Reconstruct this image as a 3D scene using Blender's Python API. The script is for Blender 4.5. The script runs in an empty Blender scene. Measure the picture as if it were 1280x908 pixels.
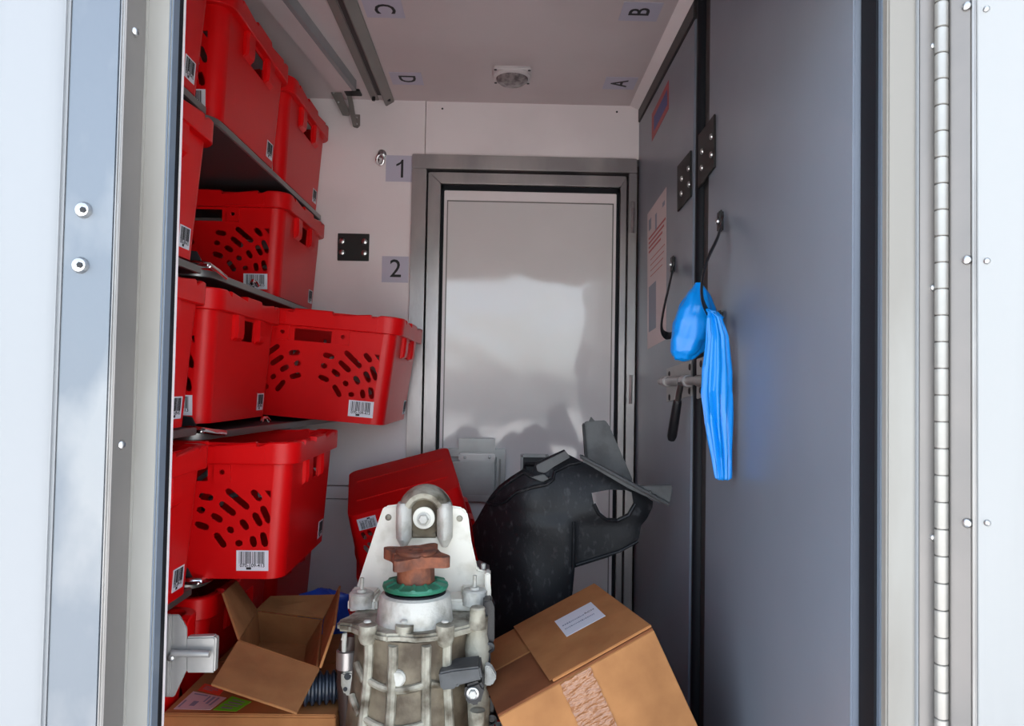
import bpy, bmesh, math, random
from mathutils import Vector, Matrix, Euler, noise
from mathutils.geometry import delaunay_2d_cdt
R = math.radians
PI = math.pi
random.seed(7)
scene = bpy.context.scene
COL = scene.collection

# ------------------------------------------------------------------ camera, sky, exposure
FPX, CX, CY = 924.0, 640.0, 454.0
CAMP = Vector((0, 0, 1.05))
CROT = Matrix.Rotation(R(-0.93), 3, 'Z') @ Matrix.Rotation(R(91.7), 3, 'X') @ Matrix.Rotation(R(1.0), 3, 'Z')
cd = bpy.data.cameras.new('camera')
cam = bpy.data.objects.new('camera', cd)
COL.objects.link(cam)
cd.sensor_fit = 'HORIZONTAL'
cd.sensor_width = 36.0
cd.lens = 36.0 * FPX / 1280.0
cd.clip_start = 0.02
cam.matrix_world = Matrix.Translation(CAMP) @ CROT.to_4x4()
scene.camera = cam

world = bpy.data.worlds.new('overcast_sky')
scene.world = world
world.use_nodes = True
wn = world.node_tree
sky = wn.nodes.new('ShaderNodeTexSky')
sky.sky_type = 'NISHITA'
sky.sun_disc = False                      # the sun itself is the lamp below; it stands behind the van
sky.sun_elevation = R(55)
sky.sun_rotation = R(20)
sky.air_density = 1.0
sky.dust_density = 2.0
sky.ozone_density = 1.0
wb_ = wn.nodes.new('ShaderNodeMix'); wb_.data_type = 'RGBA'; wb_.blend_type = 'MULTIPLY'   # daylight white balance
wb_.inputs[0].default_value = 1.0
hs_ = wn.nodes.new('ShaderNodeHueSaturation'); hs_.inputs['Saturation'].default_value = .45
wn.links.new(sky.outputs[0], hs_.inputs['Color'])
wn.links.new(hs_.outputs[0], wb_.inputs[6]); wb_.inputs[7].default_value = (.95, 1.0, 1.03, 1)
wn.links.new(wb_.outputs[2], wn.nodes['Background'].inputs[0])
wn.nodes['Background'].inputs[1].default_value = 0.15
sd = bpy.data.lights.new('sun', 'SUN')
sd.energy = 5.0; sd.angle = R(.6); sd.color = (1.0, .96, .90)
sun = bpy.data.objects.new('sun', sd)
COL.objects.link(sun)
sun.location = (1, 8, 12)
sun.rotation_euler = (R(-35), 0, R(-20))      # shines from behind and above the van onto the yard
scene.cycles.max_bounces = 16
scene.cycles.diffuse_bounces = 10
scene.view_settings.view_transform = 'Standard'
scene.view_settings.look = 'None'
scene.view_settings.gamma = 1.0
scene.view_settings.use_curve_mapping = False
scene.view_settings.exposure = 2.5


def P(px, py, y):
    """world point seen at pixel (px, py) at depth y"""
    r = CROT @ Vector(((px - CX) / FPX, -(py - CY) / FPX, -1.0))
    return CAMP + r * (y / r.y)


def PX(px, py, x):
    r = CROT @ Vector(((px - CX) / FPX, -(py - CY) / FPX, -1.0))
    return CAMP + r * (x / r.x)


def PZ(px, py, z):
    r = CROT @ Vector(((px - CX) / FPX, -(py - CY) / FPX, -1.0))
    return CAMP + r * ((z - CAMP.z) / r.z)


# ------------------------------------------------------------------ materials
MATS = {}


def mat(name, col, rough=0.5, metal=0.0, var=None, vscale=6.0, bump=0.0, bscale=60.0, spec=0.5, stretch=None,
        coat=0.0, lo=0.42, hi=0.62, vdet=5.0, trans=0.0, rvar=0.0, alpha=1.0):
    if name in MATS:
        return MATS[name]
    m = bpy.data.materials.new(name)
    m.use_nodes = True
    nt = m.node_tree
    b = nt.nodes['Principled BSDF']
    b.inputs['Base Color'].default_value = (*col, 1)
    b.inputs['Roughness'].default_value = rough
    b.inputs['Metallic'].default_value = metal
    b.inputs['Specular IOR Level'].default_value = spec
    if coat:
        b.inputs['Coat Weight'].default_value = coat
        b.inputs['Coat Roughness'].default_value = 0.15
    if trans:
        b.inputs['Transmission Weight'].default_value = trans
    if alpha < 1:
        b.inputs['Alpha'].default_value = alpha
    tc = nt.nodes.new('ShaderNodeTexCoord')
    mp = nt.nodes.new('ShaderNodeMapping')
    nt.links.new(tc.outputs['Object'], mp.inputs[0])
    if stretch:
        mp.inputs['Scale'].default_value = stretch
    if var is not None:
        n = nt.nodes.new('ShaderNodeTexNoise')
        n.inputs['Scale'].default_value = vscale
        n.inputs['Detail'].default_value = vdet
        nt.links.new(mp.outputs[0], n.inputs['Vector'])
        cr = nt.nodes.new('ShaderNodeValToRGB')
        cr.color_ramp.elements[0].position = lo
        cr.color_ramp.elements[1].position = hi
        cr.color_ramp.elements[0].color = (*col, 1)
        cr.color_ramp.elements[1].color = (*var, 1)
        nt.links.new(n.outputs['Fac'], cr.inputs[0])
        nt.links.new(cr.outputs[0], b.inputs['Base Color'])
        if rvar:
            mr = nt.nodes.new('ShaderNodeMapRange')
            mr.inputs['To Min'].default_value = max(0.02, rough - rvar)
            mr.inputs['To Max'].default_value = rough + rvar
            nt.links.new(n.outputs['Fac'], mr.inputs[0])
            nt.links.new(mr.outputs[0], b.inputs['Roughness'])
    if bump:
        n2 = nt.nodes.new('ShaderNodeTexNoise')
        n2.inputs['Scale'].default_value = bscale
        n2.inputs['Detail'].default_value = 3
        nt.links.new(mp.outputs[0], n2.inputs['Vector'])
        bp = nt.nodes.new('ShaderNodeBump')
        bp.inputs['Strength'].default_value = bump
        bp.inputs['Distance'].default_value = 0.01
        nt.links.new(n2.outputs['Fac'], bp.inputs['Height'])
        nt.links.new(bp.outputs[0], b.inputs['Normal'])
    MATS[name] = m
    return m


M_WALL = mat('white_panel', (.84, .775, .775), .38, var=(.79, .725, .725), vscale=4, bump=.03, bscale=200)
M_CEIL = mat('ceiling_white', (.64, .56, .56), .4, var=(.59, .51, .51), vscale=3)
M_SEAM = mat('seam_brown', (.16, .11, .09), .8)
M_BODY = mat('body_white_greyed', (.265, .272, .280), .35, var=(.245, .252, .26), vscale=3, stretch=(6, 6, .3))  # white paint greyed to offset the outdoor light; exposure lifts it back to white
M_DOORW = mat('door_white_greyed', (.37, .372, .365), .35, var=(.345, .347, .34), vscale=3, stretch=(6, 6, .3))  # open door's white, also greyed against the outdoor light, less than the body
M_ALU = mat('brushed_aluminium', (.155, .175, .200), .42, .5, var=(.25, .26, .27), vscale=7, bump=.02, bscale=160, stretch=(1, 1, .6), rvar=.08, lo=.45, hi=.60)
M_FRAME = mat('frame_steel', (.36, .34, .34), .34, .75, var=(.46, .43, .42), vscale=9, bump=.04, bscale=120, stretch=(1, 1, .4), rvar=.08)
M_GREYMET = mat('grey_metal', (.20, .188, .178), .45, .3, var=(.24, .22, .205), vscale=5)
M_CREAM = mat('cream_frame', (.285, .275, .25), .45, var=(.23, .215, .19), vscale=4, stretch=(2, 2, .5))
M_SEAL = mat('rubber_seal', (.008, .009, .012), .6, spec=.2)
M_SEALG = mat('rubber_seal_grey', (.12, .15, .19), .4)
M_BLACK = mat('black_plastic', (.010, .010, .012), .4, bump=.05, bscale=300)
M_BLACKM = mat('black_plate', (.012, .011, .011), .55)
M_CHROME = mat('chrome', (.75, .75, .76), .12, 1.0)
M_STEEL = mat('bolt_steel', (.55, .55, .55), .3, 1.0)
M_RED = mat('red_plastic', (.66, .0015, .003), .38, var=(.58, .0015, .003), vscale=3, bump=.015, bscale=250, spec=.3)
M_LABEL = mat('label_paper', (.66, .67, .72), .5)
M_INK = mat('ink_black', (.012, .012, .014), .6)
M_SHELF = mat('shelf_board', (.035, .033, .036), .5, bump=.05, bscale=300)
M_SHELFEDGE = mat('shelf_edge', (.26, .25, .24), .35, .8)
M_GREYPAN = mat('grey_door_skin', (.19, .215, .26), .33, var=(.175, .198, .24), vscale=2.5, bump=.015, bscale=25, rvar=.06)
M_GREYDK = mat('grey_trim', (.032, .029, .029), .5)
M_STICK = mat('sticker_lilac', (.52, .50, .60), .5)
M_CARD = mat('cardboard', (.40, .175, .065), .8, var=(.27, .11, .04), vscale=11, bump=.05, bscale=150, lo=.35, hi=.72, spec=.15)
M_CARD2 = mat('cardboard_light', (.40, .185, .072), .8, var=(.26, .115, .045), vscale=13, bump=.05, bscale=150, lo=.35, hi=.75, spec=.15)
M_CARDD = mat('cardboard_liner', (.21, .075, .03), .75, var=(.16, .055, .023), vscale=10, spec=.15)
M_HOSE = mat('brown_hose', (.05, .028, .022), .5)
M_TAPE = mat('parcel_tape', (.30, .125, .052), .12, bump=.8, bscale=45, spec=.8, stretch=(1, 1, 3))
M_CAST = mat('cast_aluminium', (.38, .36, .29), .6, .1, var=(.085, .068, .044), vscale=26, bump=.2, bscale=120, lo=.44, hi=.64, vdet=9)
M_CASTL = mat('cast_aluminium_clean', (.56, .55, .50), .55, .08, var=(.30, .28, .23), vscale=26, bump=.18, bscale=150, lo=.47, hi=.68, vdet=9)
M_CASTD = mat('cast_grimy', (.07, .050, .030), .65, .05, var=(.19, .155, .105), vscale=18, bump=.18, bscale=80, vdet=9)
M_PAINTB = mat('bracket_paint', (.74, .715, .63), .5, var=(.50, .46, .37), vscale=16, bump=.05, bscale=100, lo=.54, hi=.74, vdet=9)
M_RUST = mat('rust', (.26, .085, .042), .75, .1, var=(.13, .05, .032), vscale=45, bump=.2, bscale=150)
M_GREEN = mat('green_ring', (.014, .125, .070), .45, var=(.03, .19, .115), vscale=30)
M_LINER = mat('black_liner', (.0065, .007, .009), .5, var=(.055, .055, .06), vscale=80, bump=.06, bscale=160, lo=.57, hi=.80, vdet=12, spec=.35, stretch=(1, 1, .6))
M_LINERG = mat('liner_grey', (.075, .078, .08), .55, var=(.045, .046, .048), vscale=20, bump=.1)
M_BLUE = mat('blue_film', (.0, .235, .72), .28, spec=.5)
M_BLUED = mat('blue_bag', (.01, .05, .35), .35)
M_POSTER = mat('poster_paper', (.60, .50, .50), .45)
M_PRED = mat('print_red', (.42, .06, .06), .5)
M_PBLUE = mat('print_blue', (.06, .07, .26), .5)
M_PGREY = mat('print_grey', (.22, .25, .32), .5)
M_ORANGE = mat('label_orange', (.80, .07, .025), .5)
M_LIME = mat('label_lime', (.12, .70, .02), .5)
M_LAMP = mat('lamp_lens', (.30, .26, .26), .2, var=(.12, .10, .10), vscale=60, spec=.7)
M_LAMPB = mat('lamp_base', (.66, .62, .62), .4)
M_SIGN = mat('alu_sheet', (.36, .35, .34), .4, .6, var=(.30, .29, .28), vscale=8, bump=.03, bscale=150)
M_KNUCK = mat('knuckle_steel', (.38, .37, .345), .38, .5, var=(.33, .315, .29), vscale=8)
M_CONC = mat('ground_concrete', (.40, .39, .38), .85, var=(.33, .32, .31), vscale=1.5)
M_FLOOR = mat('van_floor', (.14, .135, .13), .6, var=(.10, .10, .10), vscale=12, bump=.1)

# glossy warped door skin
M_PANE = mat('door_gloss', (.76, .73, .72), .07, var=(.72, .69, .68), vscale=3)
nt = M_PANE.node_tree
b = nt.nodes['Principled BSDF']
b.inputs['Specular IOR Level'].default_value = .75
mp_ = [n for n in nt.nodes if n.type == 'MAPPING'][0]
n1 = nt.nodes.new('ShaderNodeTexNoise'); n1.inputs['Scale'].default_value = 5.0; n1.inputs['Detail'].default_value = 1.0
n1.inputs['Distortion'].default_value = .6
nt.links.new(mp_.outputs[0], n1.inputs['Vector'])
bp = nt.nodes.new('ShaderNodeBump'); bp.inputs['Strength'].default_value = .12; bp.inputs['Distance'].default_value = .02
nt.links.new(n1.outputs['Fac'], bp.inputs['Height']); nt.links.new(bp.outputs[0], b.inputs['Normal'])

# ------------------------------------------------------------------ mesh helpers
WM = {}


class G:
    def __init__(s):
        s.v = []; s.f = []

    def add(s, vs, fs):
        o = len(s.v)
        s.v += [tuple(a) for a in vs]
        s.f += [tuple(i + o for i in f) for f in fs]
        return s

    def box(s, c, d, rot=None):
        vs = []
        for x in (-.5, .5):
            for y in (-.5, .5):
                for z in (-.5, .5):
                    p = Vector((x * d[0], y * d[1], z * d[2]))
                    if rot is not None:
                        p = rot @ p
                    vs.append(p + Vector(c))
        return s.add(vs, [(0, 1, 3, 2), (4, 6, 7, 5), (0, 4, 5, 1), (2, 3, 7, 6), (0, 2, 6, 4), (1, 5, 7, 3)])

    def bx(s, x0, x1, y0, y1, z0, z1):
        return s.box(((x0 + x1) / 2, (y0 + y1) / 2, (z0 + z1) / 2), (abs(x1 - x0), abs(y1 - y0), abs(z1 - z0)))

    def prism(s, pts, d):
        """planar polygon extruded along vector d"""
        d = Vector(d); n = len(pts)
        vs = [Vector(p) for p in pts] + [Vector(p) + d for p in pts]
        fs = [tuple(range(n)), tuple(range(2 * n - 1, n - 1, -1))]
        fs += [(i, i + n, (i + 1) % n + n, (i + 1) % n) for i in range(n)]
        return s.add(vs, fs)

    def loft(s, rings, cap=True, closed=True):
        n = len(rings[0]); vs = [p for r in rings for p in r]; fs = []
        for k in range(len(rings) - 1):
            for i in range(n if closed else n - 1):
                j = (i + 1) % n
                fs.append((k * n + i, k * n + j, (k + 1) * n + j, (k + 1) * n + i))
        if cap:
            fs.append(tuple(range(n - 1, -1, -1)))
            fs.append(tuple(range((len(rings) - 1) * n, len(rings) * n)))
        return s.add(vs, fs)

    def cyl(s, a, b, r0, r1=None, n=16, cap=True):
        a = Vector(a); b = Vector(b); r1 = r0 if r1 is None else r1
        z = (b - a).normalized()
        x = z.orthogonal().normalized(); y = z.cross(x)
        ring = lambda c, r: [c + (x * math.cos(2 * PI * i / n) + y * math.sin(2 * PI * i / n)) * r for i in range(n)]
        return s.loft([ring(a, r0), ring(b, r1)], cap)

    def tube(s, path, r, n=8, flat=None):
        path = [Vector(p) for p in path]; rings = []; up = None
        for i, p in enumerate(path):
            t = (path[min(i + 1, len(path) - 1)] - path[max(i - 1, 0)]).normalized()
            if up is None:
                up = t.orthogonal().normalized() if flat is None else (Vector(flat) - t * t.dot(Vector(flat))).normalized()
            up = (up - t * up.dot(t)).normalized()
            sd = t.cross(up)
            rr = r(i / (len(path) - 1)) if callable(r) else r
            ru, rs = rr if isinstance(rr, tuple) else (rr, rr)
            rings.append([p + up * math.cos(2 * PI * k / n) * ru + sd * math.sin(2 * PI * k / n) * rs for k in range(n)])
        return s.loft(rings)

    def lathe(s, c, prof, n=32, axis=(0, 0, 1), fn=None):
        z = Vector(axis).normalized()
        x = Vector((1, 0, 0)) if abs(z.x) < .9 else Vector((0, 1, 0))
        x = (x - z * x.dot(z)).normalized(); y = z.cross(x)
        rings = []
        for r, h in prof:
            rings.append([Vector(c) + z * h + (x * math.cos(2 * PI * i / n) + y * math.sin(2 * PI * i / n)) * (r * (fn(2 * PI * i / n, h) if fn else 1)) for i in range(n)])
        return s.loft(rings)

    def plate(s, outer, holes, t, fn, steiner=()):
        """2D polygon with holes, thickness t, mapped by fn(u, v, w)"""
        pts = [Vector(p) for p in outer]; loops = [list(range(len(outer)))]
        for h in holes:
            loops.append(list(range(len(pts), len(pts) + len(h)))); pts += [Vector(p) for p in h]
        edges = [(l[i], l[(i + 1) % len(l)]) for l in loops for i in range(len(l))]
        npt = len(pts)
        pts += [Vector(p) for p in steiner]
        vo, eo, fo, ov, oe, of = delaunay_2d_cdt(pts, edges, [], 0, 1e-6)

        def inside(p, poly):
            c = False
            for i in range(len(poly)):
                a, b = poly[i], poly[i - 1]
                if (a[1] > p[1]) != (b[1] > p[1]) and p[0] < (b[0] - a[0]) * (p[1] - a[1]) / (b[1] - a[1]) + a[0]:
                    c = not c
            return c
        keep = []
        for f in fo:
            q = sum((Vector(vo[i]) for i in f), Vector((0, 0))) / len(f)
            if inside(q, outer) and not any(inside(q, h) for h in holes):
                keep.append(tuple(f))
        n = len(vo)
        vs = [fn(p[0], p[1], 0) for p in vo] + [fn(p[0], p[1], t) for p in vo]
        fs = keep + [tuple(i + n for i in reversed(f)) for f in keep]
        cnt = {}
        for f in keep:
            for i in range(len(f)):
                e = (f[i], f[(i + 1) % len(f)])
                cnt[frozenset(e)] = cnt.get(frozenset(e), []) + [e]
        for k, es in cnt.items():
            if len(es) == 1:
                a, b_ = es[0]
                fs.append((b_, a, a + n, b_ + n))
        return s.add(vs, fs)

    def build(s, name, m, parent=None, smooth=False, bevel=0.0, local=False, seg=2, label=None, kind=None, angle=35, tf=None):
        me = bpy.data.meshes.new(name)
        vs = s.v if tf is None else [tuple(tf @ Vector(p)) for p in s.v]
        me.from_pydata(vs, [], s.f)
        bm = bmesh.new(); bm.from_mesh(me)
        bmesh.ops.recalc_face_normals(bm, faces=bm.faces)
        if bevel:
            es = [e for e in bm.edges if len(e.link_faces) == 2 and e.calc_face_angle(0) > R(30)]
            try:
                bmesh.ops.bevel(bm, geom=es, offset=bevel, segments=seg, affect='EDGES', clamp_overlap=True)
            except Exception:
                pass
        bm.to_mesh(me); bm.free()
        if smooth:
            for p in me.polygons:
                p.use_smooth = True
            try:
                me.set_sharp_from_angle(angle=R(angle))
            except Exception:
                pass
        me.materials.append(m)
        return link(name, me, parent, local, label, kind)


def link(name, me, parent=None, local=False, label=None, kind=None):
    o = bpy.data.objects.new(name, me)
    COL.objects.link(o)
    WM[o.name] = Matrix()
    if parent is not None:
        o.parent = parent
        if local:
            WM[o.name] = WM[parent.name].copy()
        else:
            o.matrix_parent_inverse = WM[parent.name].inverted()
    if label: o['label'] = label
    if kind: o['kind'] = kind
    return o


def tag(o, label, cat, group=None):
    o['label'] = label; o['category'] = cat
    if group: o['group'] = group
    return o


def struct(o, label=None):
    o['kind'] = 'structure'
    if label: o['label'] = label
    return o


def thing(name, loc, label=None, cat=None, group=None, rot=(0, 0, 0), scale=1.0):
    o = bpy.data.objects.new(name, None)
    o.empty_display_size = .05
    COL.objects.link(o)
    o.location = loc; o.rotation_euler = rot; o.scale = (scale,) * 3
    WM[o.name] = Matrix.LocRotScale(Vector(loc), Euler(rot), Vector((scale,) * 3))
    if label: tag(o, label, cat, group)
    return o


def copy_tree(o, parent=None):
    c = o.copy(); COL.objects.link(c); c.parent = parent
    if parent is not None:
        c.matrix_parent_inverse = o.matrix_parent_inverse.copy()
    for ch in list(o.children):
        copy_tree(ch, c)
    return c


def text_mesh(txt, size, extrude=.0004, bold=0.0):
    cu = bpy.data.curves.new('t', 'FONT')
    cu.body = txt; cu.size = size; cu.extrude = extrude; cu.offset = bold
    cu.align_x = 'CENTER'; cu.align_y = 'CENTER'; cu.resolution_u = 3
    ob = bpy.data.objects.new('t', cu)
    COL.objects.link(ob)
    bpy.context.view_layer.update()
    dg = bpy.context.evaluated_depsgraph_get()
    me = bpy.data.meshes.new_from_object(ob.evaluated_get(dg))
    bpy.data.objects.remove(ob); bpy.data.curves.remove(cu)
    return me


def text(name, txt, size, mtx, m, parent, local=False, extrude=.0004, bold=0.0):
    me = text_mesh(txt, size, extrude, bold)
    me.transform(mtx)
    me.materials.clear(); me.materials.append(m)
    return link(name, me, parent, local)


def frame_mtx(o, ex, ey):
    ex = Vector(ex).normalized(); ey = Vector(ey); ey = (ey - ex * ey.dot(ex)).normalized(); ez = ex.cross(ey)
    m = Matrix((ex, ey, ez)).transposed().to_4x4()
    m.translation = Vector(o)
    return m


def dome(g, c, d, r, h, n=12):
    """button head pointing along d"""
    g.lathe(c, [(r, 0), (r, h * .25), (r * .8, h * .75), (r * .4, h), (r * .02, h * 1.02)], n, d)


# ------------------------------------------------------------------ the place
FL = .21          # van floor
ZC = 1.898        # ceiling
YB = 2.2          # rear wall skin
XR = .406         # right wall skin
XL = -.985        # left wall skin
YF = .80          # entrance frame
ZH = 1.565        # entrance header

g = G().bx(-20, 20, -25, 25, -.62, -.56)
struct(g.build('ground', M_CONC), 'pale concrete yard the van stands on')
g = G().bx(-1.15, .62, .80, 2.45, FL - .06, FL)
struct(g.build('floor', M_FLOOR))
g = G().bx(-1.15, .62, .80, 2.45, ZC, ZC + .06)
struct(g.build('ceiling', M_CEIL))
g = G().bx(-1.05, XL, .84, 2.32, FL, ZC)
struct(g.build('wall_left', M_WALL))

# rear wall: dark backing and panels separated by thin seams
wb = struct(G().bx(-1.05, .5, 2.27, 2.32, FL, ZC).build('wall_back', M_SEAM))
xf0, xf1, zf = -.272, .400, 1.733
xs = P(532, 150, YB).x
for (x0, x1, z0, z1) in [(xs + .001, XR + .03, zf + .001, ZC), (XL, xf0, .7065, .7415), (XL, xf0, FL, .703)]:
    G().bx(x0, x1, YB, 2.268, z0, z1).build('panel', M_WALL, wb, bevel=.0008)
G().prism([(x, YB, z) for x, z in ((XL, .745), (xf0, .745), (xf0, zf + .001), (xs - .001, zf + .001), (xs - .001, ZC), (XL, ZC))], (0, .068, 0)).build('panel', M_WALL, wb)
g = G()
for p in [(553, 136), (771, 140)]:
    q = P(*p, YB); g.cyl(q + Vector((0, .003, 0)), q - Vector((0, .001, 0)), .003, n=10)
g.build('screw_hole', M_INK, wb)

# rear door with steel frame
d1 = struct(thing('door_1', (.07, YB, FL)), 'white glossy rear door in a steel frame')
BX = [(-.272, -.229, -.187), (.400, .376, .354)]


def mitre(name, pts, y0, y1, m, bevel=.002):
    return G().prism([(x, y0, z) for x, z in pts], (0, y1 - y0, 0)).build(name, m, d1, bevel=bevel)


zt0, zt1, zt2 = 1.733, 1.690, 1.650
mitre('outer_frame', [(-.272, FL), (-.229, FL), (-.229, zt1), (-.272, zt1)], 2.186, 2.268, M_FRAME)
mitre('outer_frame', [(.400, FL), (.376, FL), (.376, zt1), (.400, zt1)], 2.186, 2.268, M_FRAME)
mitre('outer_frame', [(-.272, zt1 + .0006), (.400, zt1 + .0006), (.400, zt0), (-.272, zt0)], 2.184, 2.268, M_FRAME)
mitre('inner_frame', [(-.224, FL), (-.187, FL), (-.187, zt2), (-.224, zt1 - .006)], 2.200, 2.268, M_FRAME)
mitre('inner_frame', [(.3715, FL), (.354, FL), (.354, zt2), (.3715, zt1 - .006)], 2.200, 2.268, M_FRAME)
mitre('inner_frame', [(-.223, zt1 - .006), (-.186, zt2 + .0005), (.353, zt2 + .0005), (.371, zt1 - .006)], 2.200, 2.268, M_FRAME)
for a in [(-.186, -.177, FL, 1.65), (.344, .353, FL, 1.65), (-.186, .353, 1.634, 1.65)]:
    G().bx(a[0], a[1], 2.212, 2.268, a[2], a[3]).build('door_seal', M_SEAL, d1, bevel=.002)
G().bx(-.177, .344, 2.216, 2.268, FL, 1.634).build('leaf', M_WALL, d1, bevel=.002)
# raised glossy skin, slightly warped sheet
g = G(); nx, nz = 24, 60
vs = []
for iz in range(nz + 1):
    for ix in range(nx + 1):
        u = ix / nx; v = iz / nz
        x = -.165 + u * .497; z = FL + .03 + v * (1.600 - FL - .03)
        e = min(u, 1 - u, v, 1 - v)
        w = .0010 * noise.noise(Vector((x * 4.5, z * 4.2, 3.1))) + .0005 * noise.noise(Vector((x * 13, z * 9, 8.7)))
        vs.append((x, 2.2135 - (w if e > .03 else 0), z))
g.add(vs, [(iz * (nx + 1) + ix, iz * (nx + 1) + ix + 1, (iz + 1) * (nx + 1) + ix + 1, (iz + 1) * (nx + 1) + ix) for iz in range(nz) for ix in range(nx)])
pane = g.build('door_skin', M_PANE, d1, smooth=True)
g = G()
for a in [(-.168, -.1645, FL + .03, 1.602), (.3315, .335, FL + .03, 1.602), (-.168, .335, 1.5995, 1.603)]:
    g.bx(a[0], a[1], 2.2125, 2.216, a[2], a[3])
g.build('skin_trim', M_GREYMET, d1)
for (px, py, h) in [(791, 272, 40), (788.5, 487, 36)]:
    c = P(px, py, 2.184)
    hh = h * 2.2 / FPX / 2
    hg = G()
    for k in range(5):
        z0 = c.z - hh + k * hh * .4
        hg.cyl((.388, 2.182, z0 + .0006), (.388, 2.182, z0 + hh * .4 - .0006), .005, n=10)
    hg.bx(.3765, .3995, 2.1825, 2.186, c.z - hh, c.z + hh)
    hg.build('hinge', M_FRAME, d1, smooth=True)
# recessed pull on the door
pr = G()
c = P(668, 582, 2.21)
pr.bx(c.x - .042, c.x + .042, 2.207, 2.2135, c.z - .034, c.z + .034)
pl = pr.build('pull_plate', M_SIGN, d1, bevel=.002)
G().bx(c.x - .034, c.x + .034, 2.2055, 2.2075, c.z - .024, c.z + .024).build('pull_recess', M_BLACK, pl, bevel=.001)
g = G().tube([(c.x - .03, 2.203, c.z - .012), (c.x - .028, 2.200, c.z + .004), (c.x + .028, 2.200, c.z + .004), (c.x + .03, 2.203, c.z - .012)], .006)
g.build('pull_bar', M_BLACK, pl, smooth=True)
g = G()
for sx in (-.037, .037): dome(g, (c.x + sx, 2.207, c.z + .029), (0, -1, 0), .004, .003)
g.build('screw', M_STEEL, pl)

# right wall: two insulated grey doors meeting at a sealed joint
YJ0, YJ1 = 1.445, 1.560
wr = struct(G().bx(.452, .50, .80, 2.30, FL, ZC).build('wall_right', M_GREYDK))
d2 = struct(thing('door_2', (XR, 1.9, FL)), 'far dark grey insulated door on the right side')
G().bx(XR, .450, YJ1, 2.198, FL, 1.845).build('door_skin', M_GREYPAN, d2, bevel=.002)
d3 = struct(thing('door_3', (XR, 1.12, FL)), 'near blue-grey insulated door on the right side')
G().bx(XR, .450, .845, YJ0, FL, ZC).build('door_skin', M_GREYPAN, d3, bevel=.002)
tr = struct(G().bx(XR - .003, .45, YJ1, 2.198, 1.846, ZC).build('trim_1', M_GREYDK, bevel=.002))
jt = struct(thing('trim_2', (XR, 1.5, FL)), 'dark sealed joint between the two grey doors')
G().bx(XR + .004, .45, YJ1 - .028, YJ1, FL, ZC).build('edge_profile', M_GREYDK, jt, bevel=.001)
G().bx(XR + .006, .45, YJ0, YJ1 - .065, FL, ZC).build('edge_profile', M_GREYDK, jt, bevel=.001)
g = G()
g.cyl((XR + .008, YJ1 - .045, FL), (XR + .008, YJ1 - .045, ZC), .014, n=12)
g.build('rubber_gasket', M_SEAL, jt, smooth=True)
# cove between ceiling and right wall
g = G().prism([(XR, .845, ZC), (XR - .032, .845, ZC), (XR - .004, .845, ZC - .014), (XR, .845, ZC - .014)], (0, 1.353, 0))
struct(g.build('trim_3', M_WALL, bevel=.003))

# entrance frame, left side
xo = P(150, 400, .757).x   # inner edge of aluminium strip
def vstrip(name, xa, xb, ya, yb, m, parent=None, z0=-.1, z1=2.1, bevel=.002, **k):
    return G().bx(xa, xb, ya, yb, z0, z1).build(name, m, parent, bevel=bevel, **k)


wl = struct(thing('trim_4', (-.40, .78, FL)), 'left side of the entrance frame')
xa0, xa1 = P(75, 400, .757).x, P(139, 400, .757).x
vstrip('aluminium_strip', xa0, xa1, .757, .80, M_ALU, wl)
vstrip('bright_edge', xa1, xa1 + .0035, .755, .80, M_SIGN, wl)
xg = xa1 + .0036
xc0 = P(170, 400, .80).x
# grey return runs inwards from strip edge
G().prism([(xg, .757, -.1), (xg + .002, .757, -.1), (xc0, .80, -.1), (xc0, .803, -.1), (xg, .803, -.1)], (0, 0, 2.2)).build('return_face', M_GREYMET, wl)
xsl = P(201, 400, .80).x
vstrip('rebate_face', xc0 - .02, xsl - .0005, .803, .822, M_CREAM, wl)
vstrip('rebate_bead', xc0 - .001, xc0 + .002, .8005, .806, M_CREAM, wl, bevel=.001)
xsr = P(219, 400, .848).x
vstrip('seal_fin', xsl - .012, xsl + .001, .8035, .822, M_SEALG, wl, bevel=.002, z0=FL)
vstrip('seal_lip', xsl - .012, xsr, .822, .848, M_SEAL, wl, bevel=.003, z0=FL)
g = G()
for (px, py) in [(105, 263), (101, 332)]:
    dome(g, P(px, py, .757) , (0, -1, 0), .0085, .006, 16)
bl = g.build('button_bolt', M_STEEL, wl, smooth=True)
g = G()
for (px, py) in [(105, 263), (101, 332)]:
    q = P(px, py, .7505); g.cyl(q + Vector((-.001, 0, .0005)), q + Vector((-.001, -.0012, .0005)), .0032, n=6)
g.build('hex_socket', M_INK, bl)
g = G()
for (px, py) in [(168, 40), (141, 556)]:
    q = P(px, py, .775)
    q.x = xg + (xc0 - xg) * ((q.y - .757) / .043) + .001
    dome(g, q, (.8, -.6, 0), .0048, .004, 12)
g.build('rivet', M_STEEL, wl, smooth=True)
# outer body skin left of the strip
xw = P(66, 400, .757).x
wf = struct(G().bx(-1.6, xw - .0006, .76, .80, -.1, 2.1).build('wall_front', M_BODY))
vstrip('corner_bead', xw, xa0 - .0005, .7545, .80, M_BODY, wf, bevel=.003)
# inner lining closing the left of the entrance
struct(G().bx(-1.05, xsr - .006, .848, .865, FL, ZC).build('wall_front_lining', M_WALL))

# entrance header and sill
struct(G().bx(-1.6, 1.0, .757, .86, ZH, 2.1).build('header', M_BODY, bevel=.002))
struct(G().bx(-1.6, 1.0, .757, .80, -.1, FL - .001).build('sill', M_BODY, bevel=.002))

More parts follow.
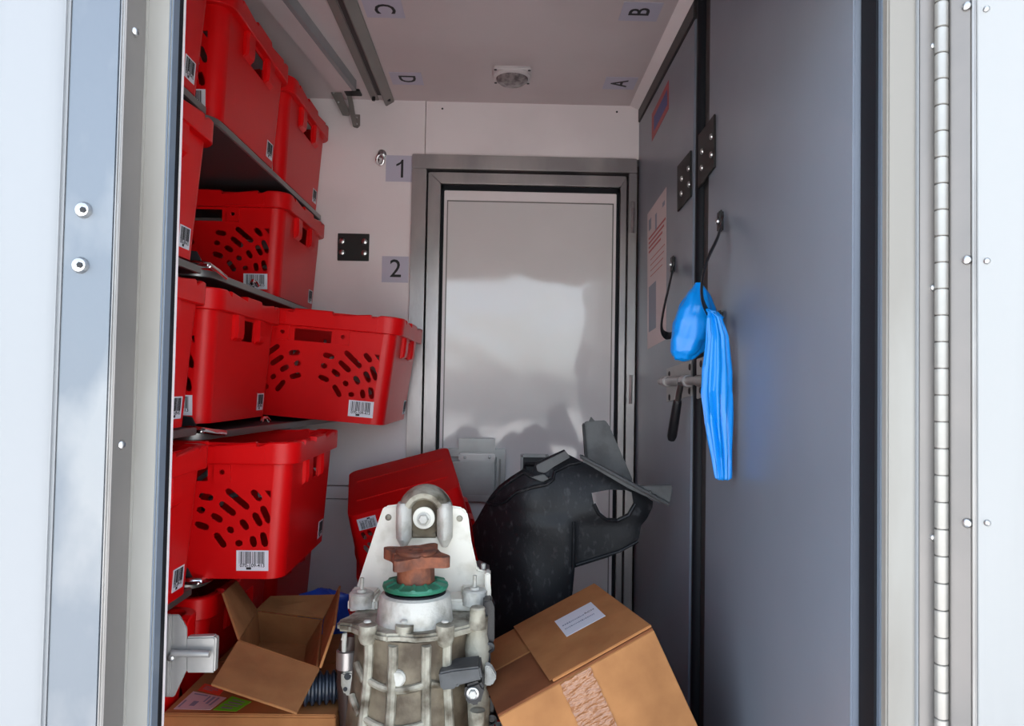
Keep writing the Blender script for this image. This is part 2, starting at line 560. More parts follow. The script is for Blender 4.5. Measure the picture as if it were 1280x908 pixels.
# entrance frame, right side
wr2 = struct(thing('trim_5', (.45, .78, FL)), 'right side of the entrance frame with the piano hinge')
def xr(px, y): return P(px, 454, y).x
vstrip('seal_lip', xr(1092, .81), xr(1102, .81), .803, .845, M_SEAL, wr2, bevel=.004, z0=FL)
vstrip('seal_fin', xr(1101, .80), xr(1109, .80), .798, .84, M_SEALG, wr2, bevel=.003, z0=FL)
vstrip('frame_face', xr(1109, .79), xr(1147.5, .79), .79, .85, M_CREAM, wr2)
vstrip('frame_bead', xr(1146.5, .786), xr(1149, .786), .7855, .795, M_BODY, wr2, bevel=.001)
vstrip('hinge_post', xr(1148, .788), xr(1212, .788), .788, .85, M_CREAM, wr2, bevel=.001)
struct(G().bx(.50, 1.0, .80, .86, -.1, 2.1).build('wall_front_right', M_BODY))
hx, hy = xr(1179.5, .776), .780
hl = G().bx(xr(1150, .786), hx, .7865, .7885, -.1, 2.1).build('hinge_leaf', M_GREYMET, wr2)
me0 = None
pitch = 33.7 * .776 / FPX
zk = P(1180, 17, .776).z + 6 * pitch
for k in range(60):
    z = zk - k * pitch
    if z < .45: break
    if z > 1.75: continue
    if me0 is None:
        kg = G().cyl((0, 0, -pitch / 2 + .0006), (0, 0, pitch / 2 - .0006), .0066, n=14)
        ko = kg.build('hinge_knuckle', M_KNUCK, wr2, smooth=True, bevel=.0006)
        me0 = ko.data
    else:
        ko = link('hinge_knuckle', me0, wr2)
    ko.location = (hx, hy, z)
G().cyl((hx, hy, .44), (hx, hy, 1.75), .0045, n=10).build('hinge_pin', M_GREYMET, wr2, smooth=True)
g = G()
for py in (58, 360, 672):
    dome(g, P(1166, py, .7865), (0, -1, 0), .0038, .003, 10)
g.build('hinge_screw', M_STEEL, wr2, smooth=True)

# opened entrance door, hinged on the right
DA = R(40)
dd = Vector((math.sin(DA), -math.cos(DA), 0)); dn = Vector((-math.cos(DA), -math.sin(DA), 0))   # along door, its lit face
d4 = struct(thing('door_4', (hx, hy, FL)), 'white entrance door swung open on the right')
h0 = Vector((hx, hy, 0)) + dd * .006
def dquad(a, b, t0, t1, z0, z1):
    pts = []
    for s, t in ((a, t0), (b, t0), (b, t1), (a, t1)):
        q = h0 + dd * s + dn * t; pts.append((q.x, q.y, z0))
    return pts
def dslab(name, a, b, t0, t1, m, z0=-.08, z1=2.05, bevel=.002):
    return G().prism(dquad(a, b, t0, t1, z0, z1), (0, 0, z1 - z0)).build(name, m, d4, bevel=bevel)
dslab('hinge_leaf', 0, .0225, -.012, -.004, M_GREYMET)
dslab('edge_bead', .0225, .026, -.03, -.002, M_SIGN, bevel=.001)
dslab('door_skin', .026, .84, -.035, -.003, M_DOORW)
g = G()
for py in (5, 324, 655):
    z = P(1200, py, .76).z
    dome(g, h0 + dd * .0175 + dn * -.004 + Vector((0, 0, z)), dn, .0052, .004, 12)
g.build('screw', M_STEEL, d4, smooth=True)
g = G()
for py in (5, 324, 656):
    z = P(1222, py, .74).z
    dome(g, h0 + dd * .036 + dn * -.003 + Vector((0, 0, z)), dn, .0034, .003, 12)
g.build('rivet', M_STEEL, d4, smooth=True)

# ------------------------------------------------------------------ shelves
SH = [1.548, 1.258, .968, .684, .395]
XE = -.545
NM = ['top', 'second', 'third', 'fourth', 'lowest']


def shelf_board(z, y0, y1, label, rot=0.0, latch=False, roundc=False):
    piv = (XE, y0, z)
    t = thing('shelf_board', piv, label, 'shelf', 'dark boards of the crate rack', rot=(0, 0, rot))
    w = XE - XL - (.004 if rot == 0 else .03)
    L = y1 - y0
    out = [(-w, 0), (-w, L), (0, L)]
    if roundc:
        out += [(0 - .04 * (1 - math.cos(a)), .04 - .04 * math.sin(a)) for a in [R(i * 15) for i in range(0, 7)]]
    else:
        out += [(0, 0)]
    G().plate(out, [], .014, lambda u, v, h: (u, v, -h - .0038)).build('panel', M_SHELF, t, local=True, bevel=.001)
    # metal edging following the aisle edge and near end
    path = [(0, L)] + (out[3:] if roundc else [(0, 0)]) + [(-w, 0)]
    g = G(); rings = []
    for i, p in enumerate(path):
        a = Vector(path[max(i - 1, 0)]); b2 = Vector(path[min(i + 1, len(path) - 1)]); tt = (b2 - a).normalized(); nn = Vector((-tt.y, tt.x)) * (1 if True else -1)
        if nn.x < 0 and abs(nn.x) > abs(nn.y): nn = -nn
        if nn.y > 0 and abs(nn.y) > abs(nn.x): nn = -nn
        q = Vector(p)
        rings.append([(q + nn * o).to_tuple() + (zz,) for o, zz in ((.0005, -.018), (.004, -.017), (.004, -.0045), (.0005, -.0035), (-.003, -.0035), (-.003, -.006))])
    g.loft(rings)
    g.build('edge_trim', M_SHELFEDGE, t, local=True, smooth=True)
    if latch:
        lt = G().box((-.012, -.010, .000), (.05, .022, .006)).build('latch', M_CHROME, t, local=True, bevel=.002)
        G().tube([(-.036, -.016, .004), (-.012, -.018, .005), (.010, -.008, .002), (.012, .025, -.003), (.009, .075, -.008)], lambda s: (.006, .004), 8).build('latch_rail', M_CHROME, lt, local=True, smooth=True)
        G().prism([(-.030, -.012, .004), (-.002, -.010, .004), (-.012, -.014, .026), (-.038, -.016, .028)], (0, .005, 0)).build('latch_flap', M_BLACK, lt, local=True, bevel=.001)
        G().cyl((-.034, -.018, .004), (-.040, -.018, .028), .003, n=8).build('latch_pin', M_CHROME, lt, local=True, smooth=True)
        if z > .8: G().tube([(-.002, .26, .004), (-.004, .27, .012), (-.004, .29, .012), (-.002, .30, .004)], .004).build('stop_peg', M_CHROME, t, local=True, smooth=True)
    return t


for i, z in enumerate(SH):
    rot = R(-6.5) if i == 2 else 0
    shelf_board(z, .87, 1.335, 'near dark shelf board on the %s level behind the left frame' % NM[i])
    shelf_board(z - (.012 if rot else 0), 1.365, 2.150 if rot else 2.196, 'far dark shelf board with rounded metal corner on the %s level%s' % (NM[i], ', askew' if rot else ''), rot, latch=i in (1, 2, 3), roundc=True)
# rack uprights against the left wall
for y, w in ((1.334, 'between the near and far boards'),):
    t = thing('rack_upright', (XL + .02, y, FL), 'dark steel upright of the crate rack %s' % w, 'rack post')
    G().bx(XL, XL + .03, y - .012, y + .012, FL, ZC - .01).build('post', M_GREYDK, t, bevel=.002)
    for z in SH:
        G().bx(XL + .03, XE - .1, y - .009, y + .009, z - .031, z - .0195).build('arm', M_GREYDK, t, bevel=.002)

# ------------------------------------------------------------------ crates
CB, CT, CH, CR = .178, .193, .250, .028


def slot(u, v, L, a, w=.0122):
    a = R(a); d = Vector((math.cos(a), math.sin(a))); n = Vector((-d.y, d.x)); h = max(L / 2 - w / 2, .0005)
    pts = []
    c = Vector((u, v))
    for k in range(4):
        t = R(-90 + 60 * k); pts.append(c + d * (h + math.cos(t) * w / 2) + n * math.sin(t) * w / 2)
    for k in range(4):
        t = R(90 + 60 * k); pts.append(c + d * (-h + math.cos(t) * w / 2) + n * math.sin(t) * w / 2)
    return [tuple(p) for p in pts]


HOLES = [(.040, .150, .025, -10), (.031, .126, .015, -10), (.033, .097, .025, -18), (.097, .147, .050, -40), (.079, .129, .034, -38), (.060, .112, .022, -32),
         (.131, .154, .024, -46), (.157, .119, .032, -66), (.133, .110, .026, -60), (.1096, .100, .021, -55), (.0845, .090, .014, -40),
         (.066, .071, .030, -55), (.100, .0656, .0135, 0), (.126, .069, .020, -78), (.151, .073, .026, -78)]
TRI = [(.1455, .163), (.1570, .163), (.1570, .149)]


def crate_body():
    g = G()
    def half(v): return CB + (CT - CB) * v / CH
    for k in range(4):
        A = Matrix.Rotation(k * PI / 2, 3, 'Z')
        e0 = CB - CR; e1 = CT - CR
        outer = [(-e0, 0), (e0, 0), (e1, CH), (-e1, CH)]
        holes = []
        if k in (0, 2):
            for (u, v, L, a) in HOLES:
                if u > e0 + (e1 - e0) * v / CH - .008: u = e0 + (e1 - e0) * v / CH - .009
                holes.append(slot(u, v, L * 1.1, a)); holes.append(slot(-u, v, L * 1.1, -a))
            holes.append([(-.043, .179), (.043, .179), (.043, .207), (-.043, .207)])
            holes.append(TRI); holes.append([(-x, z) for x, z in TRI])
            for s in (-1, 1):
                holes.append(slot(s * .070, .196, .0105, 0, .0100))
        else:
            holes.append([(-.042, .163), (.042, .163), (.042, .206), (-.042, .206)])
        g.plate(outer, holes, .0028, lambda u, v, w, A=A: A @ Vector((u, -half(v) + w, v)))
    for k in range(4):
        a0 = -PI / 2 + k * PI / 2
        sx, sy = [(1, -1), (1, 1), (-1, 1), (-1, -1)][k]
        rows = []
        for v, e in ((0, CB - CR), (CH, CT - CR)):
            rows.append([(sx * e + CR * math.cos(a0 + j * PI / 12), sy * e + CR * math.sin(a0 + j * PI / 12), v) for j in range(7)])
        g.loft(rows, cap=False, closed=False)
    # floor
    ring = []
    for k in range(4):
        a0 = -PI / 2 + k * PI / 2; sx, sy = [(1, -1), (1, 1), (-1, 1), (-1, -1)][k]
        ring += [(sx * (CB - CR) + CR * math.cos(a0 + j * PI / 12), sy * (CB - CR) + CR * math.sin(a0 + j * PI / 12), 0) for j in range(7)]
    g.prism(ring, (0, 0, .004))
    return g


def rrect(h, r, z, nd=10):
    pts = []
    for k in range(4):
        a0 = -PI / 2 + k * PI / 2; sx, sy = [(1, -1), (1, 1), (-1, 1), (-1, -1)][k]
        pts += [(sx * (h - r) + r * math.cos(a0 + j * PI / 12), sy * (h - r) + r * math.sin(a0 + j * PI / 12), z) for j in range(7)]
        A = Vector(pts[-1]); nxt = [(1, 1), (-1, 1), (-1, -1), (1, -1)][k]
        a1 = a0 + PI / 2
        B = Vector((nxt[0] * (h - r) + r * math.cos(a1), nxt[1] * (h - r) + r * math.sin(a1), z))
        for s in (.015, .03, .09, .10, .36, .37, .63, .64, .90, .91, .97, .985):
            pts.append(tuple(A.lerp(B, s)))
    return pts


def crate_rim():
    g = G(); prof = [(-.004, .212), (.011, .212), (.0125, .2135), (.0125, .250), (.010, .2525), (-.003, .2525), (-.006, .249)]
    rings = []
    for o, z in prof:
        h = CT + o - (.0 if z > .23 else .0008)
        pts = rrect(h, max(CR + o, .01), z)
        if z > .24:
            n = len(pts) // 4
            pts = [(x, y, z - (.009 if (i % n) in (9, 16) or (i % n) in (11, 14) else 0)) for i, (x, y, zz) in enumerate(pts)]
        rings.append(pts)
    rings.append(rings[0])
    g.loft(rings, cap=False)
    return g


def crate_ribs(t):
    """pockets under the rim on the plain sides, bosses and bands on the slotted faces"""
    for k in (1, 3):
        A = Matrix.Rotation(k * PI / 2, 3, 'Z')
        for s in (-1, 1):
            u = s * .066; y = -(CT - .004)
            pts = [(-.018, y, .214), (-.018, y - .012, .214), (-.016, y - .012, .178), (-.010, y - .010, .166), (-.010, y, .160)]
            rings = []
            for uu, sc in ((-.023, .6), (-.017, 1), (.017, 1), (.023, .6)):
                rings.append([A @ Vector((u + uu, y + (p[1] - y) * sc, p[2])) for p in pts])
            G().loft(rings).build('handle_pocket', M_RED, t, local=True)
    for k in (0, 2):
        A = Matrix.Rotation(k * PI / 2, 3, 'Z')
        G().box(A @ Vector((0, .075, -.0008)), (.30, .005, .003)).build('base_rib', M_RED, t, local=True)
        for s in (-1, 1):
            y = -(CT - .0025)
            G().plate([(s * .070 + x, z) for x, z in ((-.015, .178), (.015, .178), (.015, .213), (-.015, .213))], [slot(s * .070, .196, .0105, 0, .0100)], .006,
                      lambda u, v, w: A @ Vector((u, y - .004 + w, v))).build('handle_boss', M_RED, t, local=True)
            G().box(A @ Vector((s * .105, -(CT + .0122), .2305)), (.09, .003, .029)).build('rim_band', M_RED, t, local=True, bevel=.0012)


LBL = G().bx(-.029, .029, -.0188, .0188, 0, .0006)


def crate_label(parent, mtx, num):
    lab = LBL.build('barcode_label', M_LABEL, parent, local=True, tf=mtx, label='white barcode label')
    g = G(); x = -.024; rr = random.Random(3)
    while x < .023:
        w = rr.choice((.0006, .001, .0017)); g.bx(x, x + w, -.0055, .0165, .0006, .0009); x += w + rr.choice((.0009, .0013, .002))
    g.bx(-.011, -.002, -.0165, -.0122, .0006, .0009)
    g.build('bars', M_INK, lab, local=True, tf=mtx)
    text('number', num, .0088, mtx @ Matrix.Translation((0, -.0092, .0007)), M_INK, lab, local=True, extrude=.0001, bold=.00015)


def make_crate():
    t = thing('plastic_crate', (0, 0, 0))
    crate_body().build('body', M_RED, t, local=True, smooth=True, angle=25)
    crate_rim().build('rim', M_RED, t, local=True, smooth=True, angle=30)
    crate_ribs(t)
    sl = math.atan((CT - CB) / CH)
    for k, u in ((0, .125), (2, .125), (1, .125), (3, .125)):
        A = Matrix.Rotation(k * PI / 2, 4, 'Z')
        v = .034
        m = A @ Matrix.Translation((u, -(CB + (CT - CB) * v / CH) - .0003, v)) @ Matrix.Rotation(PI / 2 + sl, 4, 'X')
        if k in (1, 3):
            m = m @ Matrix.Scale(.72, 4, (1, 0, 0))
        crate_label(t, m, '070-109-413')
    return t


CRATES = [  # x, y, z, rot, scale, label
    (-.722, 1.138, SH[0], (0, 0, 0), 1, 'red slotted crate nearest the door frame on the top shelf'),
    (-.722, 1.578, SH[0], (0, 0, 0), 1, 'red slotted crate in the middle of the top shelf'),
    (-.722, 1.993, SH[0], (0, 0, 0), 1, 'red slotted crate on the top shelf touching the rear wall'),
    (-.722, 1.138, SH[1], (0, 0, 0), 1, 'red slotted crate nearest the door frame on the second shelf'),
    (-.726, 1.990, SH[1], (0, 0, 0), 1, 'red slotted crate alone at the far end of the second shelf'),
    (-.722, 1.125, SH[2], (0, 0, 0), 1, 'red slotted crate nearest the door frame on the third shelf'),
    (-.722, 1.560, SH[2], (0, 0, 0), 1, 'upright red slotted crate in the middle of the third shelf'),
    (-.462, 1.982, SH[2] - .008, (0, R(4.3), R(-1.2)), 1.04, 'red slotted crate jutting out over the aisle below the number 2 sticker'),
    (-.710, 1.125, SH[3], (0, 0, 0), 1, 'red slotted crate nearest the door frame on the fourth shelf'),
    (-.575, 1.550, SH[3] + .002, (0, 0, R(1)), 1, 'large-looking red slotted crate standing proud of the fourth shelf above the open carton'),
    (-.722, 1.125, SH[4], (0, 0, 0), 1, 'red slotted crate behind the grey latch bracket on the lowest shelf'),
    (-.728, 1.578, SH[4], (0, 0, 0), 1, 'red slotted crate on the lowest shelf left of the open carton'),
    (-.722, 1.993, SH[4], (0, 0, 0), 1, 'shaded red slotted crate deep on the lowest shelf behind the open carton'),
    (-.110, 1.945, FL, (0, 0, 0), 1.2, 'red crate standing on the floor behind the gearbox'),
    (-.250, 1.930, .800, (R(196.3), R(-14.9), R(6.7)), .78, 'small red crate lying upside down and tilted behind the gearbox'),
]
proto = make_crate()
for i, (x, y, z, rot, sc, lab) in enumerate(CRATES):
    o = proto if i == 0 else copy_tree(proto)
    o.location = (x, y, z); o.rotation_euler = rot; o.scale = (sc,) * 3
    tag(o, lab, 'crate', 'red crates of the delivery van')

# ------------------------------------------------------------------ ceiling fittings
t = thing('ceiling_track', (-.37, 1.5, ZC), 'grey aluminium double track screwed along the ceiling', 'rail')
def ext(name, prof, y0, y1, m, par, bevel=.001):
    return G().prism([(x, y0, z) for x, z in prof], (0, y1 - y0, 0)).build(name, m, par, bevel=bevel)
ext('left_flange', [(-.398, ZC), (-.398, ZC - .004), (-.376, ZC - .004), (-.376, ZC)], .865, 2.194, M_GREYMET, t)
ext('slot', [(-.3755, ZC), (-.3755, ZC - .002), (-.3575, ZC - .002), (-.3575, ZC)], .865, 2.16, M_GREYDK, t)
ext('right_flange', [(-.357, ZC), (-.357, ZC - .018), (-.353, ZC - .020), (-.331, ZC - .006), (-.331, ZC)], .865, 2.197, M_GREYMET, t)
g = G()
for x in (-.387, -.342):
    g.cyl((x, 2.165, ZC - .005), (x, 2.165, ZC - .016), .005, n=8)
g.build('screw', M_BLACKM, t)

t = thing('folding_rail', (-.43, 1.5, ZC), 'white edged folding rail hanging under the ceiling above the crates', 'rail')
a0, a1 = PZ(355, 0, 1.872), PZ(441, 112, 1.872)
dr = (a1 - a0); s0 = a0 - dr * ((a0.y - .87) / dr.y)
side = Vector((dr.y, -dr.x, 0)).normalized()
def rl(name, w0, w1, z0, z1, m, A=s0, B=a1):
    pts = [A + side * w0, A + side * w1]
    pts = [(p.x, p.y, z0) for p in pts] + [(p.x, p.y, z1) for p in reversed(pts)]
    return G().prism(pts, B - A).build(name, m, t, bevel=.001)
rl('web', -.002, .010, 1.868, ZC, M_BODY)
rl('foot', -.05, -.002, 1.868, 1.872, M_CEIL)
bt = thing('rail_bracket', (-.44, 2.13, 1.83), 'grey steel hinge bracket holding the rail end to the rear wall', 'bracket')
q = [P(x, y, 2.15) for x, y in ((411, 111), (424, 109), (437, 142), (436, 145), (428, 144), (420, 128))]
G().prism(q, (0, .004, 0)).build('arm_plate', M_GREYMET, bt, bevel=.001)
q = [P(x, y, 2.16) for x, y in ((432, 108), (437, 107), (442, 132), (446, 158), (441, 158), (437, 140))]
G().prism(q, (0, .006, 0)).build('link_bar', M_GREYMET, bt, bevel=.001)
q = [P(x, y, 2.196) for x, y in ((441, 143), (450, 143), (450, 157), (447, 160), (442, 159))]
G().prism(q, (0, .004, 0)).build('wall_plate', M_GREYMET, bt, bevel=.001)
q0 = P(440, 110, 2.14)
G().bx(q0.x - .02, q0.x + .026, 2.12, 2.16, ZC - .006, ZC).build('ceiling_plate', M_BLACKM, bt, bevel=.001)
g = G()
for p in ((446, 147), (446, 155)): dome(g, P(*p, 2.196), (0, -1, 0), .003, .002, 8)
for p in ((417, 116), (423, 128)): dome(g, P(*p, 2.15), (0, -1, 0), .003, .002, 8)
g.build('bolt', M_STEEL, bt, smooth=True)

t = thing('ceiling_lamp', (.019, 1.985, ZC), 'round dome lamp in the middle of the ceiling', 'lamp')
c = Vector((.019, 1.985, ZC))
G().bx(c.x - .052, c.x + .052, c.y - .05, c.y + .05, ZC - .010, ZC).build('base_plate', M_LAMPB, t, bevel=.008, seg=3)
G().lathe(c - Vector((0, 0, .010)), [(.050, 0), (.050, -.004), (.044, -.0075), (.044, -.003)], 32).build('bezel', M_LAMPB, t, smooth=True)
G().lathe(c - Vector((0, 0, .010)), [(.0435, -.002), (.042, -.012), (.033, -.019), (.018, -.023), (.001, -.024)], 32).build('lens', M_LAMP, t, smooth=True)
g = G()
for sx, sy in ((-1, -1), (1, -1), (1, 1), (-1, 1)): g.cyl((c.x + sx * .045, c.y + sy * .043, ZC - .0102), (c.x + sx * .045, c.y + sy * .043, ZC - .0115), .004, n=8)
g.build('screw', M_INK, t)

def letter(ch, x, y, right, lab, w=.088, d=.082):
    t = thing('letter_sticker', (x, y, ZC - .001), lab, 'sticker', 'letter and number stickers')
    G().bx(x - w / 2, x + w / 2, y - d / 2, y + d / 2, ZC - .0012, ZC).build('backing', M_STICK, t)
    # text faces down (-z): letter top points to +x or -x
    up = Vector((1, 0, 0)) if right else Vector((-1, 0, 0))
    ex = up.cross(Vector((0, 0, -1)))
    text('letter', ch, .066, frame_mtx((x, y, ZC - .0014), ex, up), M_INK, t, bold=.0006)

letter('C', -.278, 1.655, True, 'lilac sticker with a black letter C on the ceiling')
letter('D', -.274, 2.038, True, 'lilac sticker with a black letter D on the ceiling')
letter('B', .303, 1.640, False, 'lilac sticker with a black letter B on the ceiling')
letter('A', .321, 2.035, False, 'lilac sticker with a black letter A on the ceiling')

def number(ch, x0, x1, y0, y1, lab):
    a = P(x0, y1, YB); b = P(x1, y0, YB)
    t = thing('number_sticker', ((a.x + b.x) / 2, YB, a.z), lab, 'sticker', 'letter and number stickers')
    G().bx(a.x, b.x, YB - .0012, YB - .0002, a.z, b.z).build('backing', M_STICK, t)
    if ch == '1':
        cx_, cz_ = (a.x + b.x) / 2, (a.z + b.z) / 2
        G().prism([(cx_ + u * .054, YB - .0013, cz_ + v * .054) for u, v in ((.10, -.5), (.23, -.5), (.23, .5), (.14, .5), (.06, .36), (-.16, .24), (-.16, .13), (.0, .20), (.10, .28))], (0, -.0006, 0)).build('digit', M_INK, t)
        return
    text('digit', ch, .076, frame_mtx(((a.x + b.x) / 2 + .001, YB - .0014, (a.z + b.z) / 2), (1, 0, 0), (0, 0, 1)), M_INK, t, bold=.0003)

number('1', 482, 516, 195, 227, 'upper lilac sticker on the rear wall, showing a black numeral one')
number('2', 477, 511, 321, 353, 'lower lilac sticker on the rear wall, showing a black numeral two')

# black bolted plate and small eye fitting on the rear wall
t = thing('wall_plate', (-.442, YB, 1.41), 'black square wall plate with four bolts', 'plate')
a = P(422, 326, YB); b = P(462, 293, YB)
G().bx(a.x, b.x, YB - .006, YB - .0002, a.z, b.z).build('plate', M_BLACKM, t, bevel=.001)
for sx in (-.033, .033):
    for sz in (-.017, .017):
        q = Vector(((a.x + b.x) / 2 + sx, YB - .006, (a.z + b.z) / 2 + sz))
        g = G(); dome(g, q, (0, -1, 0), .0095, .006, 14); g.build('bolt', M_STEEL, t, smooth=True)
t = thing('eye_fitting', P(476, 198, YB), 'small steel eye fitting above the number 1 sticker', 'fitting')
q = P(476, 198, 2.19)
G().lathe(P(478, 193, 2.199), [(.012, 0), (.012, .006), (.006, .010), (.001, .010)], 16, (0, -1, 0)).build('base', M_STEEL, t, smooth=True)
ring = [P(475.5, 200, 2.185) + Vector((math.cos(i * PI / 8) * .010, -.004 * math.sin(i * PI / 8), math.sin(i * PI / 8) * .014)) for i in range(17)]
G().tube(ring, .0035).build('ring', M_STEEL, t, smooth=True)
g = G(); dome(g, P(472, 200, 2.199), (0, -1, 0), .006, .008, 10); g.build('stud', M_BLACKM, t)

# fold-down ledge on the lower left of the rear door
t = thing('fold_down_ledge', P(598, 600, 2.2), 'aluminium fold-down ledge with hinged flap on the rear door', 'ledge')
def yb(name, x0, x1, y0, y1, ya, ybk, m, par=None, bevel=.001):
    a = P(x0, y1, ya); b = P(x1, y0, ya)
    return G().bx(a.x, b.x, ya, ybk, a.z, b.z).build(name, m, par or t, bevel=bevel)
yb('top_rail', 548, 622, 562, 571, 2.190, 2.212, M_SIGN)
yb('side_rail', 620, 632, 562, 625, 2.192, 2.212, M_SIGN)
yb('side_slot', 623, 626, 574, 620, 2.1905, 2.1925, M_GREYMET)
yb('hinge_plate', 573, 619, 549, 565, 2.184, 2.191, M_SIGN)
yb('hinge_barrel', 573, 619, 567, 577, 2.176, 2.190, M_FRAME, bevel=.004)
fl = yb('flap', 556, 618, 577.5, 619, 2.176, 2.190, M_SIGN, bevel=.002)
yb('bottom_channel', 556, 618, 619.5, 627, 2.178, 2.212, M_FRAME)
g = G()
for p in ((581, 572), (612, 572)): dome(g, P(*p, 2.176), (0, -1, 0), .004, .003, 10)
g.build('screw', M_STEEL, t, smooth=True)

# ------------------------------------------------------------------ fittings on the right-hand doors
def wallpoly(pts, x, th, name, m, par, bevel=0.0):
    q = [PX(px, py, x) for px, py in pts]
    return G().prism(q, (-th, 0, 0)).build(name, m, par, bevel=bevel)

t = thing('joint_plate', PX(857, 228, XR), 'black bolted joint plate on the far grey door', 'plate', 'joint plates')
wallpoly([(848.5, 208), (865, 188), (865, 246), (848.5, 265)], XR - .0003, .004, 'plate', M_BLACKM, t, .001)
for p in ((861, 211), (852.5, 223.5), (861.5, 230.5), (852, 242)):
    g = G(); dome(g, PX(*p, XR - .004), (-1, 0, 0), .0065, .004, 12); g.build('bolt', M_STEEL, t, smooth=True)
t = thing('joint_plate', PX(884, 190, XR), 'black bolted joint plate on the near grey door', 'plate', 'joint plates')
wallpoly([(873.5, 171), (895, 142.5), (895, 209), (873.5, 238)], XR - .0003, .004, 'plate', M_BLACKM, t, .001)
for p in ((889.5, 171), (878, 189.5), (889.5, 193.5), (877.5, 210)):
    g = G(); dome(g, PX(*p, XR - .004), (-1, 0, 0), .0065, .004, 12); g.build('bolt', M_STEEL, t, smooth=True)

t = thing('warning_sticker', PX(825, 140, XR), 'small red bordered sticker with blue print high on the far grey door', 'sticker')
st = wallpoly([(815, 143), (836, 100), (836, 136), (815, 177)], XR - .0003, .0006, 'backing', M_PRED, t)
wallpoly([(817.5, 146), (834, 112), (834, 131), (817.5, 164)], XR - .0010, .0003, 'print', M_PBLUE, t)

t = thing('poster', PX(821, 340, XR), 'pale notice sheet with red heading on the far grey door', 'poster')
def tz(x, f):  # interpolate top/bottom edge of the sheet at pixel column x
    s = (x - 809.5) / (833 - 809.5); top = 268 + (234 - 268) * s; bot = 437 + (424 - 437) * s
    return top + (bot - top) * f
wallpoly([(809.5, tz(809.5, 0)), (833, tz(833, 0)), (833, tz(833, 1)), (809.5, tz(809.5, 1))], XR - .0003, .0006, 'sheet', M_POSTER, t)
def pblock(name, xa, xb, f0, f1, m): return wallpoly([(xa, tz(xa, f0)), (xb, tz(xb, f0)), (xb, tz(xb, f1)), (xa, tz(xa, f1))], XR - .0010, .0002, name, m, t)
pblock('printed_mark', 811, 814, .06, .14, M_PGREY)
pblock('printed_mark', 819, 821, .08, .2, M_PGREY)
pblock('printed_mark', 828, 831, .07, .10, M_PGREY)
for k in range(4): pblock('printed_line', 811, 832 - k * 2, .19 + k * .033, .205 + k * .033, M_PRED)
for k in range(4): pblock('printed_line', 813, 831 - k, .36 + k * .04, .366 + k * .04, M_PRED)
pblock('printed_block', 811, 820, .55, .88, M_PGREY)

# straps
def strap(name, path, lab, ends, endmat=M_BLACKM):
    t = thing(name, path[0], lab, 'strap')
    pts = []
    P0 = [Vector(p) for p in path]
    for i in range(len(P0) - 1):
        a, b2 = P0[max(i - 1, 0)], P0[i]; c2, d2_ = P0[i + 1], P0[min(i + 2, len(P0) - 1)]
        for k in range(6):
            s = k / 6
            pts.append(.5 * ((2 * b2) + (c2 - a) * s + (2 * a - 5 * b2 + 4 * c2 - d2_) * s * s + (3 * b2 - a - 3 * c2 + d2_) * s ** 3))
    pts.append(P0[-1])
    G().tube(pts, lambda s: (.0026, .0125), 8, flat=(1, 0, 0)).build('webbing', M_BLACK, t, smooth=True)
    for e in ends:
        G().bx(e.x - .008, e.x, e.y - .010, e.y + .010, e.z - .020, e.z + .020).build('end_plate', endmat, t, bevel=.003)
        g = G(); dome(g, e + Vector((-.008, 0, 0)), (-1, 0, 0), .006, .005, 12); g.build('screw', M_STEEL, t, smooth=True)
    return t

strap('pull_strap', [PX(842.5, 333, XR - .012), PX(838, 350, XR - .03), PX(829, 390, XR - .045), PX(827, 412, XR - .045), PX(834, 420, XR - .03), PX(846, 417, XR - .012)],
      'black pull strap looped on the far grey door below the notice', [PX(843, 331, XR - .0003), PX(846, 417, XR - .0003)])
strap('pull_strap', [PX(902.5, 275, XR - .012), PX(897, 297, XR - .03), PX(884, 325, XR - .05), PX(878, 350, XR - .058), PX(878, 375, XR - .055), PX(888, 395, XR - .035), PX(901, 402, XR - .012)],
      'black pull strap on the near grey door carrying the blue bag', [PX(903, 277, XR - .0003), PX(902, 402, XR - .0003)])

# sliding bolt latch across the joint
t = thing('bolt_latch', PX(855, 480, XR), 'steel sliding bolt latch with black lever grip across the door joint', 'latch')
wallpoly([(835, 461), (866, 451), (866, 495), (835, 503)], XR - .0003, .004, 'base_plate', M_SIGN, t, .001)
wallpoly([(873, 449), (888, 444), (888, 494), (873, 499)], XR - .0003, .004, 'keeper_plate', M_SIGN, t, .001)
for k, p in enumerate(((837, 468), (862.5, 459), (837, 497), (862, 489), (876.5, 455), (876, 488))):
    g = G(); dome(g, PX(*p, XR - .004), (-1, 0, 0), .0075, .003, 12); g.build('screw', M_GREYDK, t, smooth=True)
xb = XR - .022
a = PX(826, 482, xb); b = PX(892, 469, xb)
b.z = a.z = (a.z + b.z) / 2
G().cyl(a, b, .0085, n=18).build('bolt_bar', M_SIGN, t, smooth=True)
for p0, p1 in ((831, 835), (855, 860)):
    f = lambda p: a.lerp(b, (PX(p, 478, xb).y - a.y) / (b.y - a.y))
    G().cyl(f(p0), f(p1), .0125, n=18).build('collar', M_FRAME, t, smooth=True)
for p0, p1 in ((839, 853), (873, 886)):
    G().cyl(f(p0), f(p1), .0115, n=18).build('sleeve', M_SIGN, t, smooth=True)
    q = (f(p0) + f(p1)) / 2
    G().bx(q.x, XR - .003, q.y - abs(f(p0).y - f(p1).y) / 2, q.y + abs(f(p0).y - f(p1).y) / 2, q.z - .008, q.z + .008).build('saddle', M_SIGN, t, bevel=.002)
xl = XR - .034
G().cyl(PX(851, 480, xl), PX(846.5, 502, xl), .0068, n=14).build('lever', M_STEEL, t, smooth=True)
a, b = PX(847, 501, xl), PX(839, 551, xl)
dv = (b - a)
